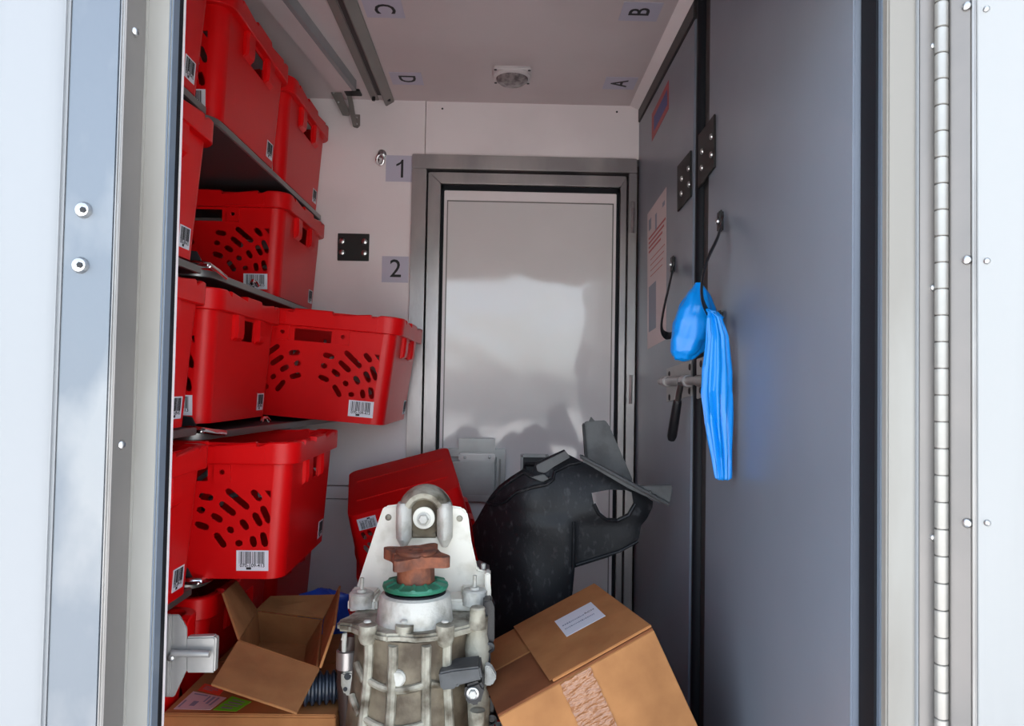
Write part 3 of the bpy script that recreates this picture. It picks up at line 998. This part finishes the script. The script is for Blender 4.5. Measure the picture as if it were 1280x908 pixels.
G().lathe(a, [(.008, 0), (.0092, .004), (.0102, dv.length * .5), (.0105, dv.length * .88), (.008, dv.length * .97), (.001, dv.length)], 18, dv).build('grip', M_BLACK, t, smooth=True)

# ------------------------------------------------------------------ blue bag on the strap
t = thing('plastic_bag', P(890, 600, 1.24), 'crumpled bright blue plastic bag knotted onto the black strap', 'bag')
def film(name, secs, y, pleat, amp, par, seed, n=56, depth=.7):
    rings = []
    steps = 7
    S = []
    for i in range(len(secs) - 1):
        for k in range(steps):
            s = k / steps; s = s * s * (3 - 2 * s) * .5 + s * .5
            S.append([secs[i][j] + (secs[i + 1][j] - secs[i][j]) * s for j in range(len(secs[0]))])
    S.append(list(secs[-1]))
    for idx, (cx, cy, hw, dy) in enumerate(S):
        c = P(cx, cy, y + dy); r = hw * (y + dy) / FPX
        ring = []
        for i in range(n):
            th = 2 * PI * i / n
            tw = idx * .02
            k = 1 + amp * (abs(math.sin(pleat * th / 2 + tw + seed)) - .5) * 2 + .22 * amp * math.sin(th * 11 + seed * 3 + idx * .22)
            k += .10 * noise.noise(Vector((math.cos(th) * 1.5, math.sin(th) * 1.5, idx * .14 + seed)))
            ring.append(c + Vector((math.cos(th) * r * k, math.sin(th) * r * k * depth, (.15 * r) * noise.noise(Vector((math.cos(th) * 2, math.sin(th) * 2, idx * .3 + seed * 2))))))
        rings.append(ring)
    return G().loft(rings).build(name, M_BLUE, par, smooth=True, angle=60)
film('bundle', [(873, 354, 4, 0), (873, 366, 13, 0), (871, 385, 23, 0), (868, 405, 27, 0), (863, 425, 25, 0), (858, 440, 20, 0), (855, 449, 12, 0), (854, 452, 2, 0)], 1.33, 5, .07, t, 1.3)
film('tail', [(889, 391, 3, 0), (893, 397, 8, 0), (897, 420, 12, 0), (897, 460, 16, 0), (896, 490, 17, 0), (898, 530, 14, 0), (902, 570, 11, 0), (904, 598, 9, 0), (904, 600, 6, 0)], 1.245, 11, .22, t, 4.1, depth=.6)
film('knot', [(884, 386, 3, 0), (889, 390, 8, 0), (895, 397, 8, 0), (898, 403, 3, 0)], 1.285, 6, .15, t, 2.2)

# ------------------------------------------------------------------ gearbox
GY = 1.22
gb = thing('gearbox', P(520, 980, GY), 'dirty cast aluminium vehicle gearbox with rusty output flange and pale mounting bracket', 'gearbox')
def gc(px, py, y=GY): return P(px, py, y)
s = GY / FPX
c0 = gc(518, 732)
# mounting bracket plate behind the drum
YBk = 1.315
out = [(478, 637), (482, 633), (497, 631), (566, 633), (578, 635), (584, 641), (586, 652), (589, 677), (597, 712), (612, 716), (614, 740), (613, 760), (560, 770), (450, 770), (440, 752), (447, 730), (470, 660)]
br = G().prism([P(x, y, YBk) for x, y in out], (0, .008, 0)).build('bracket', M_PAINTB, gb, bevel=.003)
G().prism([P(x, y, YBk - .02) for x, y in ((606, 717), (613, 717), (613, 752), (606, 752))], (0, .03, 0)).build('bracket_flange', M_PAINTB, br, bevel=.002)
for px in (505, 556):
    cc = P(px, 655, YBk - .012)
    rings = []
    for k, (py, r) in enumerate(((628, 7), (634, 9.5), (655, 10), (672, 9.5), (683, 4))):
        q = P(px, py, YBk - .01); rr = r * YBk / FPX
        rings.append([q + Vector((math.cos(i * PI / 8) * rr, math.sin(i * PI / 8) * rr * 1.9, 0)) for i in range(16)])
    G().loft(rings).build('bushing_cheek', M_CASTL, br, smooth=True)
cb = P(531, 645, YBk)
k = YBk / FPX
# bushing housing ring (thick arch), facing the entrance, tilted back
ax = Vector((0, -1, .12)).normalized()
rings = []
for r, h in ((18 * k, 0), (18 * k, .020), (20 * k, .028), (25 * k, .030), (31 * k, .018), (35 * k, -.005), (35 * k, -.03), (18 * k, -.03)):
    ring = []
    for i in range(25):
        th = -.05 * PI + 1.1 * PI * i / 24
        ring.append(cb + Vector((math.cos(th) * r, 0, math.sin(th) * r * 1.12)) + ax * h)
    rings.append(ring)
rings.append(rings[0])
G().loft(rings, cap=False, closed=False).build('bushing_arch', M_CAST, br, smooth=True)
G().lathe(cb + Vector((0, -.002, -2 * k)), [(22 * k, -.012), (22 * k, .002), (14 * k, .008), (12 * k, .002)], 28, (0, -1, .1)).build('bushing_rubber', M_CASTD, br, smooth=True)
ws = G().lathe(cb + Vector((0, -.012, -1 * k)), [(13.5 * k, 0), (13.5 * k, .004), (12.5 * k, .005), (1 * k, .005)], 28, (0, -1, .1)).build('bushing_washer', M_PAINTB, br, smooth=True)
G().lathe(cb + Vector((0, -.017, -2 * k)), [(8.5 * k, 0), (8.5 * k, .0025), (6.5 * k, .003)], 20, (0, -1, .1)).build('bolt_collar', M_CASTL, ws, smooth=True)
G().lathe(cb + Vector((0, -.020, -2 * k)), [(6.3 * k, 0), (6.3 * k, .007), (5 * k, .009)], 6, (0, -1, .1)).build('bolt_head', M_CASTL, ws)
G().prism([P(x, y, YBk - .004) for x, y in ((514, 662), (546, 662), (546, 673), (514, 673))], (0, .004, 0)).build('bushing_sill', M_CASTD, br, bevel=.002)
for p in ((485.5, 647), (574.5, 648.5)):
    g = G(); dome(g, P(*p, YBk), (0, -1, 0), 4 * k, .004, 12); g.build('bracket_rivet', M_CAST, br, smooth=True)

# output flange, neck, green shield, drum
def zz(py, y=GY): return P(518, py, y).z
zf0 = zz(697)
fl_out = []
for i in range(96):
    th = 2 * PI * i / 96
    a = ((th - R(20)) % (PI / 2)) - PI / 4
    lobe = math.exp(-(a / .30) ** 2)
    r = (.038 + .024 * lobe)
    fl_out.append((r * math.cos(th), r * math.sin(th)))
holes = [[(.046 * math.cos(R(65 + 90 * q)) + .0045 * math.cos(j * PI / 5), .046 * math.sin(R(65 + 90 * q)) + .0045 * math.sin(j * PI / 5)) for j in range(10)] for q in range(4)]
cxf = c0.x + 1.5 * s
tilt = Matrix.Rotation(R(3), 3, 'X')
fg = G().plate(fl_out, holes, .017, lambda u, v, w: Vector((cxf, GY, zf0)) + tilt @ Vector((u, v, w - .008)))
fo = fg.build('output_flange', M_RUST, gb, bevel=.0)
G().lathe((cxf, GY, zf0 + .008), [(.034, -.001), (.034, .003), (.031, .005), (.012, .004), (.012, .001), (.001, .001)], 32).build('flange_pilot', M_RUST, fo, smooth=True)
g = G()
for q in range(4):
    th = R(20 + 90 * q)
    dome(g, Vector((cxf, GY, zf0 + .007)) + Vector((math.cos(th) * .035, math.sin(th) * .035, 0)), (0, 0, 1), .004, .003, 10)
g.build('flange_stud', M_RUST, fo, smooth=True)
G().lathe((cxf, GY, zz(736)), [(.033, 0), (.031, .012), (.030, zf0 - zz(736) - .01), (.034, zf0 - zz(736) - .002)], 28).build('flange_neck', M_RUST, gb, smooth=True)
zr = zz(730)
def groove(th, h): return 1.0
rg = G()
n = 96; prof = [(.030, .004), (.036, .006), (.052, .001), (.0535, -.002), (.052, -.006), (.030, -.006)]
rings = []
for j, (r, h) in enumerate(prof):
    rings.append([Vector((cxf, GY, zr)) + Vector((math.cos(2 * PI * i / n) * r, math.sin(2 * PI * i / n) * r, h + (.0022 if (i % 8) < 2 and j in (1, 2) else 0))) for i in range(n)])
rg.loft(rings).build('dust_shield', M_GREEN, gb)
zd0, zd1 = zz(740), zz(786)
G().lathe((cxf, GY, zd1), [(.066, -.01), (.064, .004), (.0615, .02), (.0585, zd0 - zd1 - .01), (.056, zd0 - zd1 - .003), (.050, zd0 - zd1), (.046, zd0 - zd1 - .002), (.02, zd0 - zd1 - .004)], 48).build('bearing_drum', M_CASTL, gb, smooth=True)
G().lathe((cxf, GY, zd0 - .001), [(.050, 0), (.049, .004), (.044, .004)], 40).build('oil_seal', M_SEAL, gb, smooth=True)
# bolting plate with ears
zp = zz(777)
pc = Vector((c0.x, GY, zp))
poly = [(-.122, -.010), (-.118, -.026), (-.098, -.030), (-.078, -.052), (-.055, -.066), (-.034, -.078), (-.012, -.076), (.012, -.082), (.034, -.076), (.056, -.066), (.074, -.046), (.092, -.030), (.108, -.014), (.108, .060), (-.098, .060), (-.112, .010)]
G().prism([pc + Vector((x, y, -.010)) for x, y in poly], (0, 0, .014)).build('case_flange', M_CAST, gb, bevel=.004)
for px, py, y in ((452, 745, 1.27), (593, 742, 1.27)):
    q = P(px, py, y)
    b1 = G().lathe(q, [(.021, -.018), (.021, .004), (.018, .007), (.009, .007), (.0085, .011), (.001, .011)], 24).build('mount_boss', M_CASTL, gb, smooth=True)
    G().prism([q + Vector((x, yy, -.016)) for x, yy in ((-.018, .0), (.018, 0), (.025, .05), (-.025, .05))], (0, 0, .018)).build('mount_arm', M_PAINTB, gb, bevel=.003)
    G().cyl(q + Vector((0, 0, .011)), q + Vector((0, 0, .030)), .0035, n=10).build('stud', M_CASTL, b1, smooth=True)
for xa, xb in ((440, 476), (558, 613)):
    qa = P(xa, 745, 1.30); qb = P(xb, 745, 1.30)
    G().prism([(qa.x, 1.262, qa.z - .016), (qb.x, 1.262, qa.z - .016), (qb.x, 1.316, qa.z - .016), (qa.x, 1.316, qa.z - .016)], (0, 0, .020)).build('bracket_foot', M_PAINTB, br, bevel=.004)
q = P(604, 712, 1.33); G().cyl(q - Vector((0, 0, .012)), q + Vector((0, 0, .010)), .004, n=10).build('stud', M_CASTL, gb, smooth=True)
q = P(597, 762, 1.2); G().lathe(q, [(.014, -.03), (.012, 0), (.0125, .001), (.011, .004), (.004, .005)], 18).build('ear_bolt', M_CAST, gb, smooth=True)

# case body: ribbed bell down to the floor
zb0 = zp - .008
def bell(th, h): return 1 + .012 * math.sin(4 * th)
H = zb0 - FL - .012
G().lathe((c0.x - .004, GY + .012, zb0), [(.092, 0), (.091, -.03), (.094, -.07), (.100, -.12), (.104, -.17), (.108, -.25), (.110, -H * .8), (.106, -H)], 48, fn=bell).build('case', M_CASTD, gb, smooth=True)
G().bx(c0.x - .10, c0.x + .10, GY - .09, GY + .10, FL, FL + .014).build('case_foot', M_CASTD, gb, bevel=.004)
def onbell(th, z, out=.0):
    d = zb0 - z
    prof = [(0, .092), (.03, .091), (.07, .094), (.12, .100), (.17, .104), (.25, .108), (.7, .110)]
    for (d0, r0), (d1, r1) in zip(prof, prof[1:]):
        if d <= d1:
            r = r0 + (r1 - r0) * (d - d0) / (d1 - d0); break
    r = r * bell(th, 0) + out
    return Vector((c0.x - .004 + math.cos(th) * r, GY + .012 + math.sin(th) * r, z))
for a in (-128, -101, -70, -48):   # upright ribs (degrees around the axis)
    g = G().tube([onbell(R(a), zb0 - .004 - i * .025, .002) for i in range(14)], lambda s: (.0075, .0085), 8)
    g.build('upright_rib', M_CAST, gb, smooth=True)
for zr_, aa in ((zb0 - .062, (-128, -70)), (zb0 - .118, (-128, -70)), (zb0 - .175, (-128, -48)), (zb0 - .062, (-66, -40))):
    g = G().tube([onbell(R(aa[0] + (aa[1] - aa[0]) * i / 12), zr_ - .008 * math.sin(PI * i / 12) + (.010 * i / 12 if aa[0] == -66 else 0), .002) for i in range(13)], lambda s: (.0055, .0065), 8)
    g.build('cross_rib', M_CAST, gb, smooth=True)
for a, zr_ in ((-146, zb0 - .045), (-148, zb0 - .095), (-148, zb0 - .145)):
    g = G().tube([onbell(R(a + i * 3), zr_ - i * .004, .003) for i in range(6)], lambda s: .006, 8)
    g.build('side_fin', M_CAST, gb, smooth=True)
for px, L in ((459, .028), (505, .030), (556, .030)):   # bolt bosses under the flange
    q = P(px, 786, GY - .066); q.y = GY - .060
    G().lathe(q + Vector((0, 0, .004)), [(.0145, 0), (.0145, -L * .7), (.011, -L), (.002, -L * 1.2)], 18).build('bolt_boss', M_CAST, gb, smooth=True)
    g = G(); dome(g, q + Vector((0, -.006, .010)), (0, 0, 1), .006, .003, 10); g.build('boss_bolt', M_CASTL, gb, smooth=True)
q = onbell(R(-96), zz(848, GY - .08), 0)
G().lathe(q + Vector((0, .006, 0)), [(.0125, 0), (.0125, .010), (.010, .013), (.001, .013)], 20, (0, -1, 0)).build('round_boss', M_CASTL, gb, smooth=True)

# right flank: side housing, black cover, sensor plug and actuator
q0 = P(596, 785, 1.21)
G().lathe((q0.x, 1.225, zz(770)), [(.018, 0), (.017, -.03), (.022, -.05), (.018, -.09), (.024, -.13), (.024, -.30), (.02, -.36)], 24).build('side_housing', M_CAST, gb, smooth=True)
cv = [P(x, y, 1.225) for x, y in ((604, 752), (614, 750), (618, 760), (618, 800), (613, 815), (613, 838), (617, 845), (617, 930), (603, 930), (603, 840), (601, 820))]
co = G().prism(cv, (0, .03, 0)).build('side_cover', M_BLACK, gb, bevel=.002)
for p in ((612, 808), (611, 864), (615, 898)):
    g = G().lathe(P(*p, 1.225), [(.0085, 0), (.0085, .008), (.005, .009), (.0045, .006), (.001, .006)], 16, (0, -1, 0)); g.build('cover_screw', M_BLACK, co, smooth=True)
pg = [P(x, y, 1.135) for x, y in ((548, 842), (566, 838), (600, 834), (603, 850), (572, 858), (570, 862), (551, 864))]
so = G().prism(pg, (0, .05, 0)).build('sensor_plug', M_LINERG, gb, bevel=.003)
ag = [P(x, y, 1.15) for x, y in ((581, 858), (600, 852), (606, 862), (600, 882), (588, 884), (580, 874))]
ao = G().prism(ag, (0, .06, 0)).build('actuator', M_BLACK, gb, bevel=.004)
G().lathe(P(591, 867, 1.15), [(.0095, 0), (.0095, .003), (.0068, .004)], 20, (0, -1, 0)).build('actuator_washer', M_STEEL, ao, smooth=True)
G().lathe(P(591, 867, 1.146), [(.0066, 0), (.0066, .007), (.0055, .008)], 6, (0, -1, 0)).build('actuator_bolt', M_CASTL, ao)
q = P(597, 888, 1.165); G().cyl(q, q - Vector((0, 0, .10)), .012, n=18).build('actuator_stem', M_CAST, gb, smooth=True)
q = P(612, 850, 1.19); G().prism([P(x, y, 1.2) for x, y in ((606, 832), (614, 835), (621, 848), (615, 858), (606, 858))], (0, .02, 0)).build('wire_clip', M_CASTL, gb, bevel=.002)
# left flank: clamp, lug with two holes, brown hose
lg = [P(x, y, 1.20) for x, y in ((426, 842), (442, 840), (443, 868), (440, 872), (430, 870), (426, 858))]
lo_ = G().prism(lg, (0, .02, 0)).build('lug', M_CASTL, gb, bevel=.003)
for p, r in (((434.5, 846), .0055), ((431.5, 862), .0035)):
    G().cyl(P(*p, 1.1985), P(*p, 1.2005), r, n=14).build('lug_hole', M_INK, lo_)
q = P(433, 824, 1.22); G().cyl(q - Vector((0, 0, .014)), q + Vector((0, 0, .014)), .0165, n=18).build('clamp_ring', M_FRAME, gb, smooth=True)
G().tube([P(438, 795, 1.23), P(434, 815, 1.225), P(432, 850, 1.235), P(436, 900, 1.235), P(440, 960, 1.235)], .015, 12).build('hose', M_HOSE, gb, smooth=True)
G().tube([P(429, 800, 1.20), P(431, 792, 1.198), P(430, 806, 1.2), P(430, 814, 1.205)], .004, 8).build('hose_clip', M_CASTL, gb, smooth=True)

# ------------------------------------------------------------------ black wheel-arch liner
LY = 1.60
ln = thing('wheel_arch_liner', P(690, 800, LY), 'torn black plastic wheel arch liner leaning behind the gearbox', 'car part')
def bulge(px, py):
    dy = 0
    if px < 680: dy += .10 * ((680 - px) / 90) ** 2
    if py < 640: dy += .035 * ((640 - py) / 60) ** 2
    if px > 760: dy += .02 * ((px - 760) / 60) ** 2
    if py > 650: dy += .012 / (1 + math.exp(-(px - 717) / 2.0)) - .006
    dy += .006 * noise.noise(Vector((px * .02, py * .02, 1)))
    # stiffening steps along the upper edge
    return dy
LO = [(588, 669), (594, 659), (602, 644), (611.5, 627), (623, 612), (639, 599), (655, 588.5), (666, 592), (671, 580), (708, 565), (713, 571), (729, 579), (758, 592), (787, 606), (819, 629), (818, 637), (811, 651), (803, 659), (800, 674),
      (796, 681), (761, 698), (718.5, 710), (716, 739), (708, 790), (700, 905), (608, 915), (606, 800), (614, 739), (611, 714), (596, 711), (592, 695)]
LH = [(740, 617), (762, 613), (784, 614), (791, 617), (793, 630), (785, 643), (772, 649), (758, 648), (748, 641), (742, 630)]
st = [(x + (4 if (yy // 8) % 2 else 0), yy) for x in range(592, 820, 9) for yy in range(566, 905, 8)]
def lfn(u, v, w):
    q = P(u, v, LY); return (q.x, LY + bulge(u, v) + w, q.z)
G().plate(LO, [LH], .004, lfn, st).build('shell', M_LINER, ln, smooth=True, angle=40)
def bead(name, pts, r, m=M_LINER, off=-.004):
    return G().tube([Vector(lfn(x, y, off)) for x, y in pts], r, 8).build(name, m, ln, smooth=True)
bead('rim_bead', [(608, 634), (612, 637), (630, 631), (645, 617), (668, 609), (684, 606), (692, 600), (694, 591), (712, 583), (728, 580)], .004)
bead('rim_bead', [(612, 629), (626, 614), (640, 603), (655, 593), (664, 597), (682, 601), (688, 598)], .0035)
bead('hole_bead', [(742, 630), (748, 642), (758, 650), (772, 652), (786, 645), (795, 631)], .004)
bead('seam_bead', [(717, 652), (717, 670), (716.5, 690), (716, 712)], .003)
bead('lower_bead', [(720, 706), (745, 699), (775, 690), (798, 678)], .003)
def sheet(name, pts, m, y, th=.006, bevel=.0015):
    return G().prism([P(px, py, y) for px, py in pts], (0, th, 0)).build(name, m, ln, bevel=bevel)
sheet('gasket_strip', [(670, 582), (707, 564), (713, 572), (692, 584), (681, 592), (672, 590)], M_LINERG, 1.615, .010)
sheet('clip_tab', [(664, 597), (680, 593), (686, 599), (678, 603)], M_LINERG, 1.60, .008)
# upright wedge and long lip bar
sheet('upright_wedge', [(729, 531), (733, 527), (757, 526), (762, 533), (791, 600), (786, 606), (733, 573)], M_LINERG, 1.645, .010)
sheet('wedge_flange', [(728.5, 531), (731, 529), (735, 574), (732, 574)], M_LINER, 1.635, .02)
sheet('wedge_nub', [(736, 528), (739, 521), (744, 527)], M_BLACK, 1.645, .008)
# lip bar with fanned end, folded sheet
g = G()
A = [(724, 569), (727, 568.5), (800, 608), (841, 607), (837, 632), (820, 627), (786, 611), (730, 578)]
g.prism([P(px, py, 1.575) for px, py in A], (0, .012, 0))
g.build('lip_bar', M_LINERG, ln, bevel=.002)
g = G().tube([P(726, 571, 1.572), P(760, 589, 1.57), P(800, 611, 1.57), P(836, 631, 1.572)], .004, 8)
g.build('lip_edge', M_LINERG, ln, smooth=True)
g = G()
for p in ((802, 612), (812, 616), (819, 621)): dome(g, P(*p, 1.575), (0, -1, 0), .005, .008, 10)
g.build('clip', M_LINERG, ln, smooth=True)

# ------------------------------------------------------------------ tilted carton on the right
BM = Matrix.LocRotScale(Vector((.243, 1.141, .678)), Euler((-.059, -.445, .188)), None)
W, D, Hh = .266, .306, .372
t = thing('cardboard_box', (.243, 1.141, .678), 'large brown cardboard box tilted against the grey wall, taped shut', 'box', rot=(-.059, -.445, .188))
T4 = .004
G().bx(-W, 0, 0, T4, -Hh, 0).build('front_wall', M_CARD2, t, local=True, bevel=.001)
G().bx(-W, 0, D - T4, D, -Hh, 0).build('back_wall', M_CARD, t, local=True, bevel=.001)
G().bx(-T4, 0, T4, D - T4, -Hh, 0).build('side_wall', M_CARD, t, local=True, bevel=.001)
G().bx(-W, -W + T4, T4, D - T4, -Hh, 0).build('side_wall', M_CARD, t, local=True, bevel=.001)
G().bx(-W, 0, 0, D, -Hh - T4, -Hh).build('bottom', M_CARD, t, local=True, bevel=.001)
G().bx(-.172, 0, .002, D - .002, .0045, .0085).build('end_flap', M_CARD, t, local=True, bevel=.001)
G().bx(-W, 0, .001, D * .52, -.0005, .0035).build('long_flap', M_CARDD, t, local=True, bevel=.001)
G().bx(-W, 0, D * .53, D - .001, -.0005, .0040).build('long_flap', M_CARD, t, local=True, bevel=.001)
# label on the end flap
lc = BM.inverted() @ Vector((0, 0, 0))
def onflap(px, py):
    """point on flap plane (local z=.0087) seen at the pixel"""
    r = CROT @ Vector(((px - CX) / FPX, -(py - CY) / FPX, -1.0))
    o = BM.inverted() @ CAMP; d = (BM.inverted().to_3x3() @ r)
    s_ = (.0087 - o.z) / d.z
    return o + d * s_
q = [onflap(*p) for p in ((695, 776), (740.5, 752.5), (755, 771), (706.5, 798))]
cc = sum(q, Vector()) / 4
ex = ((q[1] - q[0]) + (q[2] - q[3])).normalized(); L1 = ((q[1] - q[0]).length + (q[2] - q[3]).length) / 2; L2 = ((q[3] - q[0]).length + (q[2] - q[1]).length) / 2
fm = frame_mtx(cc, ex, Vector((0, 0, 1)).cross(ex))
lb = G().bx(-L1 / 2, L1 / 2, -L2 / 2, L2 / 2, 0, .0006).build('shipping_label', M_LABEL, t, local=True, tf=fm, bevel=.0002, label='white printed label')
g = G(); rr = random.Random(5)
for yy, xa, xb in ((.006, -L1 / 2 + .006, .012), (-.014, -L1 / 2 + .006, L1 / 2 - .012)):
    x = xa
    while x < xb:
        w = rr.choice((.0015, .002, .003)); h = rr.choice((.004, .005, .006)); g.bx(x, x + w, yy - h / 2, yy + h / 2, .0006, .0009); x += w + .0012
g.build('printed_line', M_PGREY, lb, local=True, tf=fm)
text('printed_text', 'RCH', .0095, fm @ Matrix.Translation((L1 / 2 - .015, .008, .0007)), M_INK, lb, local=True, extrude=.0001)
# clear tape over front wall and flap
g = G(); nu, nv = 16, 60; vs = []
for j in range(nv + 1):
    for i in range(nu + 1):
        u = -.165 + .052 * i / nu + .002 * noise.noise(Vector((j * .5, 0, 0))); z = -.001 - .30 * j / nv
        vs.append((u, -.0012 - .0030 * abs(noise.noise(Vector((u * 45, z * 130, 2)))), z))
g.add(vs, [(j * (nu + 1) + i, j * (nu + 1) + i + 1, (j + 1) * (nu + 1) + i + 1, (j + 1) * (nu + 1) + i) for j in range(nv) for i in range(nu)])
g.build('tape', M_TAPE, t, local=True, smooth=True, label='wrinkled clear parcel tape')
G().bx(-.176, -.118, .004, D - .004, .0086, .0090).build('tape', M_TAPE if False else M_CARD, t, local=True)

# ------------------------------------------------------------------ cartons on the left
ZT = .512
x0, x1, y0, y1 = -.532, P(424, 893, 1.215).x - .006, 1.215, 1.655
t = thing('cardboard_box', ((x0 + x1) / 2, (y0 + y1) / 2, FL), 'closed brown cardboard box with white, orange and lime labels on top', 'box')
G().bx(x0, x1, y0, y0 + T4, FL, ZT - .005).build('front_wall', M_CARD, t, bevel=.001)
G().bx(x0, x1, y1 - T4, y1, FL, ZT - .005).build('back_wall', M_CARD, t, bevel=.001)
G().bx(x0, x0 + T4, y0 + T4, y1 - T4, FL, ZT - .005).build('side_wall', M_CARD, t, bevel=.001)
G().bx(x1 - T4, x1, y0 + T4, y1 - T4, FL, ZT - .005).build('side_wall', M_CARD, t, bevel=.001)
G().bx(x0, x1, y0, (y0 + y1) / 2 - .001, ZT - .005, ZT).build('top_flap', M_CARD, t, bevel=.0015)
G().bx(x0, x1, (y0 + y1) / 2 + .001, y1, ZT - .005, ZT).build('top_flap', M_CARD, t, bevel=.0015)
def toplabel(name, pts, m, marks, lab):
    q = [PZ(a, b_, ZT + .0003) for a, b_ in pts]
    for v in q: v.y = max(v.y, y0 + .004)
    o = G().prism(q, (0, 0, .0006)).build(name, m, t, label=lab)
    g = G()
    for (u0, u1, v0, v1) in marks:
        f = lambda u, v: (q[0].lerp(q[1], u)).lerp(q[3].lerp(q[2], u), v) + Vector((0, 0, .0007))
        g.prism([f(u0, v0), f(u1, v0), f(u1, v1), f(u0, v1)], (0, 0, .0002))
    g.build('print', M_PGREY, o)
toplabel('paper_label', [(241.6, 865), (283, 873), (263, 888), (217, 887)], M_POSTER, [(.05, .1, .5, .9), (.1, .5, .08, .14), (.55, .6, .1, .5), (.66, .74, .1, .6), (.8, .86, .1, .7), (.3, .45, .5, .8)], 'white printed label')
toplabel('paper_label', [(256, 855), (281, 862), (274, 870), (247, 863.6)], M_ORANGE, [(.15, .8, .25, .3), (.15, .8, .45, .5), (.15, .6, .65, .7)], 'orange label')
toplabel('paper_label', [(290, 871), (314, 878), (295, 890), (266.6, 888)], M_LIME, [(.2, .8, .15, .22), (.2, .85, .35, .45), (.15, .8, .55, .62), (.2, .7, .75, .85)], 'lime green label')

# open carton with splayed flaps standing on the labelled one
A_ = P(297, 801, 1.265); B_ = P(398, 836, 1.225); C_ = P(404, 775, 1.50); D_ = P(320, 764, 1.52)
t = thing('open_carton', (-.38, 1.4, ZT), 'open empty brown cardboard carton with splayed flaps below the shelves', 'box')
def slab(name, pts, m, th=.004, par=None, label=None):
    q = [Vector(p) for p in pts]
    n_ = (q[1] - q[0]).cross(q[2] - q[0]).normalized() * th
    return G().prism(q, n_).build(name, m, par or t, bevel=.0008, label=label)
dn_ = lambda p: Vector((p.x - (.034 if p.x > -.38 else 0), p.y + .022, ZT + .004))
slab('front_wall', [A_, B_, dn_(B_), dn_(A_)], M_CARD)
slab('side_wall', [B_, C_, dn_(C_), dn_(B_)], M_CARD)
slab('back_wall', [C_, D_, dn_(D_), dn_(C_)], M_CARD)
slab('side_wall', [D_, A_, dn_(A_), dn_(D_)], M_CARD)
slab('bottom', [dn_(A_) - Vector((0, 0, .003)), dn_(B_) - Vector((0, 0, .003)), dn_(C_) - Vector((0, 0, .003)), dn_(D_) - Vector((0, 0, .003))], M_CARD, .003)
slab('front_flap', [A_, B_ + Vector((.002, 0, 0)), P(371, 891, 1.10), P(264, 855, 1.12)], M_CARD2)
slab('left_flap', [A_, D_, P(293.5, 727, 1.52), P(277, 743, 1.34)], M_CARD2)
slab('back_flap', [D_, C_, P(421, 745, 1.565), P(338, 747, 1.575)], M_CARD2)
slab('right_flap', [B_ + Vector((.001, 0, .001)), C_ + Vector((.001, 0, .001)), P(424, 732, 1.49), P(417, 782, 1.26)], M_CARD)

# ribbed rubber bellows beside the gearbox
a, b = Vector((-.318, 1.246, ZT + .0275)), Vector((-.252, 1.262, ZT + .0275))
t = thing('rubber_bellows', (a.x, a.y, ZT), 'dark ribbed rubber bellows lying on the labelled carton beside the gearbox', 'car part')
L = (b - a).length
prof = [(.012, 0)]
for i in range(6):
    prof += [(.020, L * (i + .1) / 6), (.0268, L * (i + .35) / 6), (.0268, L * (i + .6) / 6), (.020, L * (i + .9) / 6)]
prof.append((.012, L))
G().lathe(a, prof, 24, b - a).build('boot', mat('bellows_rubber', (.02, .028, .045), .35), t, smooth=True)
G().lathe(a + (b - a) * .92, [(.026, 0), (.026, .006)], 24, b - a).build('clamp_band', M_FRAME, t, smooth=True)

# dark blue film bundle behind the open carton
t = thing('blue_film_bundle', (-.39, 1.6, ZT), 'dark blue crumpled plastic film tucked behind the open carton', 'plastic film')
g = G(); rings = []
c = Vector(((P(372, 760, 1.6).x + P(432, 760, 1.6).x) / 2, 1.618, ZT))
for j in range(9):
    v = j / 8; ring = []
    for i in range(40):
        th = 2 * PI * i / 40
        rx = .056 * (1 - .25 * v); ry = .026 * (1 - .2 * v)
        if j == 8: rx *= .3; ry *= .3
        k_ = 1 + .14 * math.sin(6 * th + 2 * v) + .2 * noise.noise(Vector((math.cos(th) * 2, math.sin(th) * 2, v * 3)))
        ring.append(c + Vector((math.cos(th) * rx * k_, math.sin(th) * ry * k_, .001 + .088 * v + .01 * noise.noise(Vector((math.cos(th) * 2, math.sin(th) * 2, 5)))) if j else Vector((math.cos(th) * rx, math.sin(th) * ry, .001))))
    rings.append(ring)
g.loft(rings).build('film', M_BLUED, t, smooth=True, angle=50)

# aluminium latch keeper behind the left frame
t = thing('latch_bracket', P(215, 870, .885), 'grey aluminium latch bracket behind the lower left frame', 'bracket')
G().prism([P(x, y, .885) for x, y in ((150, 769), (223, 769), (233, 786), (233, 838), (217, 872), (150, 872))], (0, .004, 0)).build('plate', M_SIGN, t, bevel=.001)
G().prism([P(x, y, .879) for x, y in ((150, 769), (213, 769), (211, 872), (150, 872))], (0, .006, 0)).build('folded_edge', M_SIGN, t, bevel=.0015)
G().prism([P(x, y, .886) for x, y in ((232, 797), (268, 796), (270, 800), (268, 842), (232, 842))], (0, .012, 0)).build('arm', M_SIGN, t, bevel=.002)
g = G().cyl(P(215, 817, .878), P(262, 818, .878), .004, n=12)
g.build('rod', M_SIGN, t, smooth=True)
g = G(); dome(g, P(214, 822, .879), (0, -1, 0), .005, .004, 12); g.build('bolt', M_STEEL, t, smooth=True)
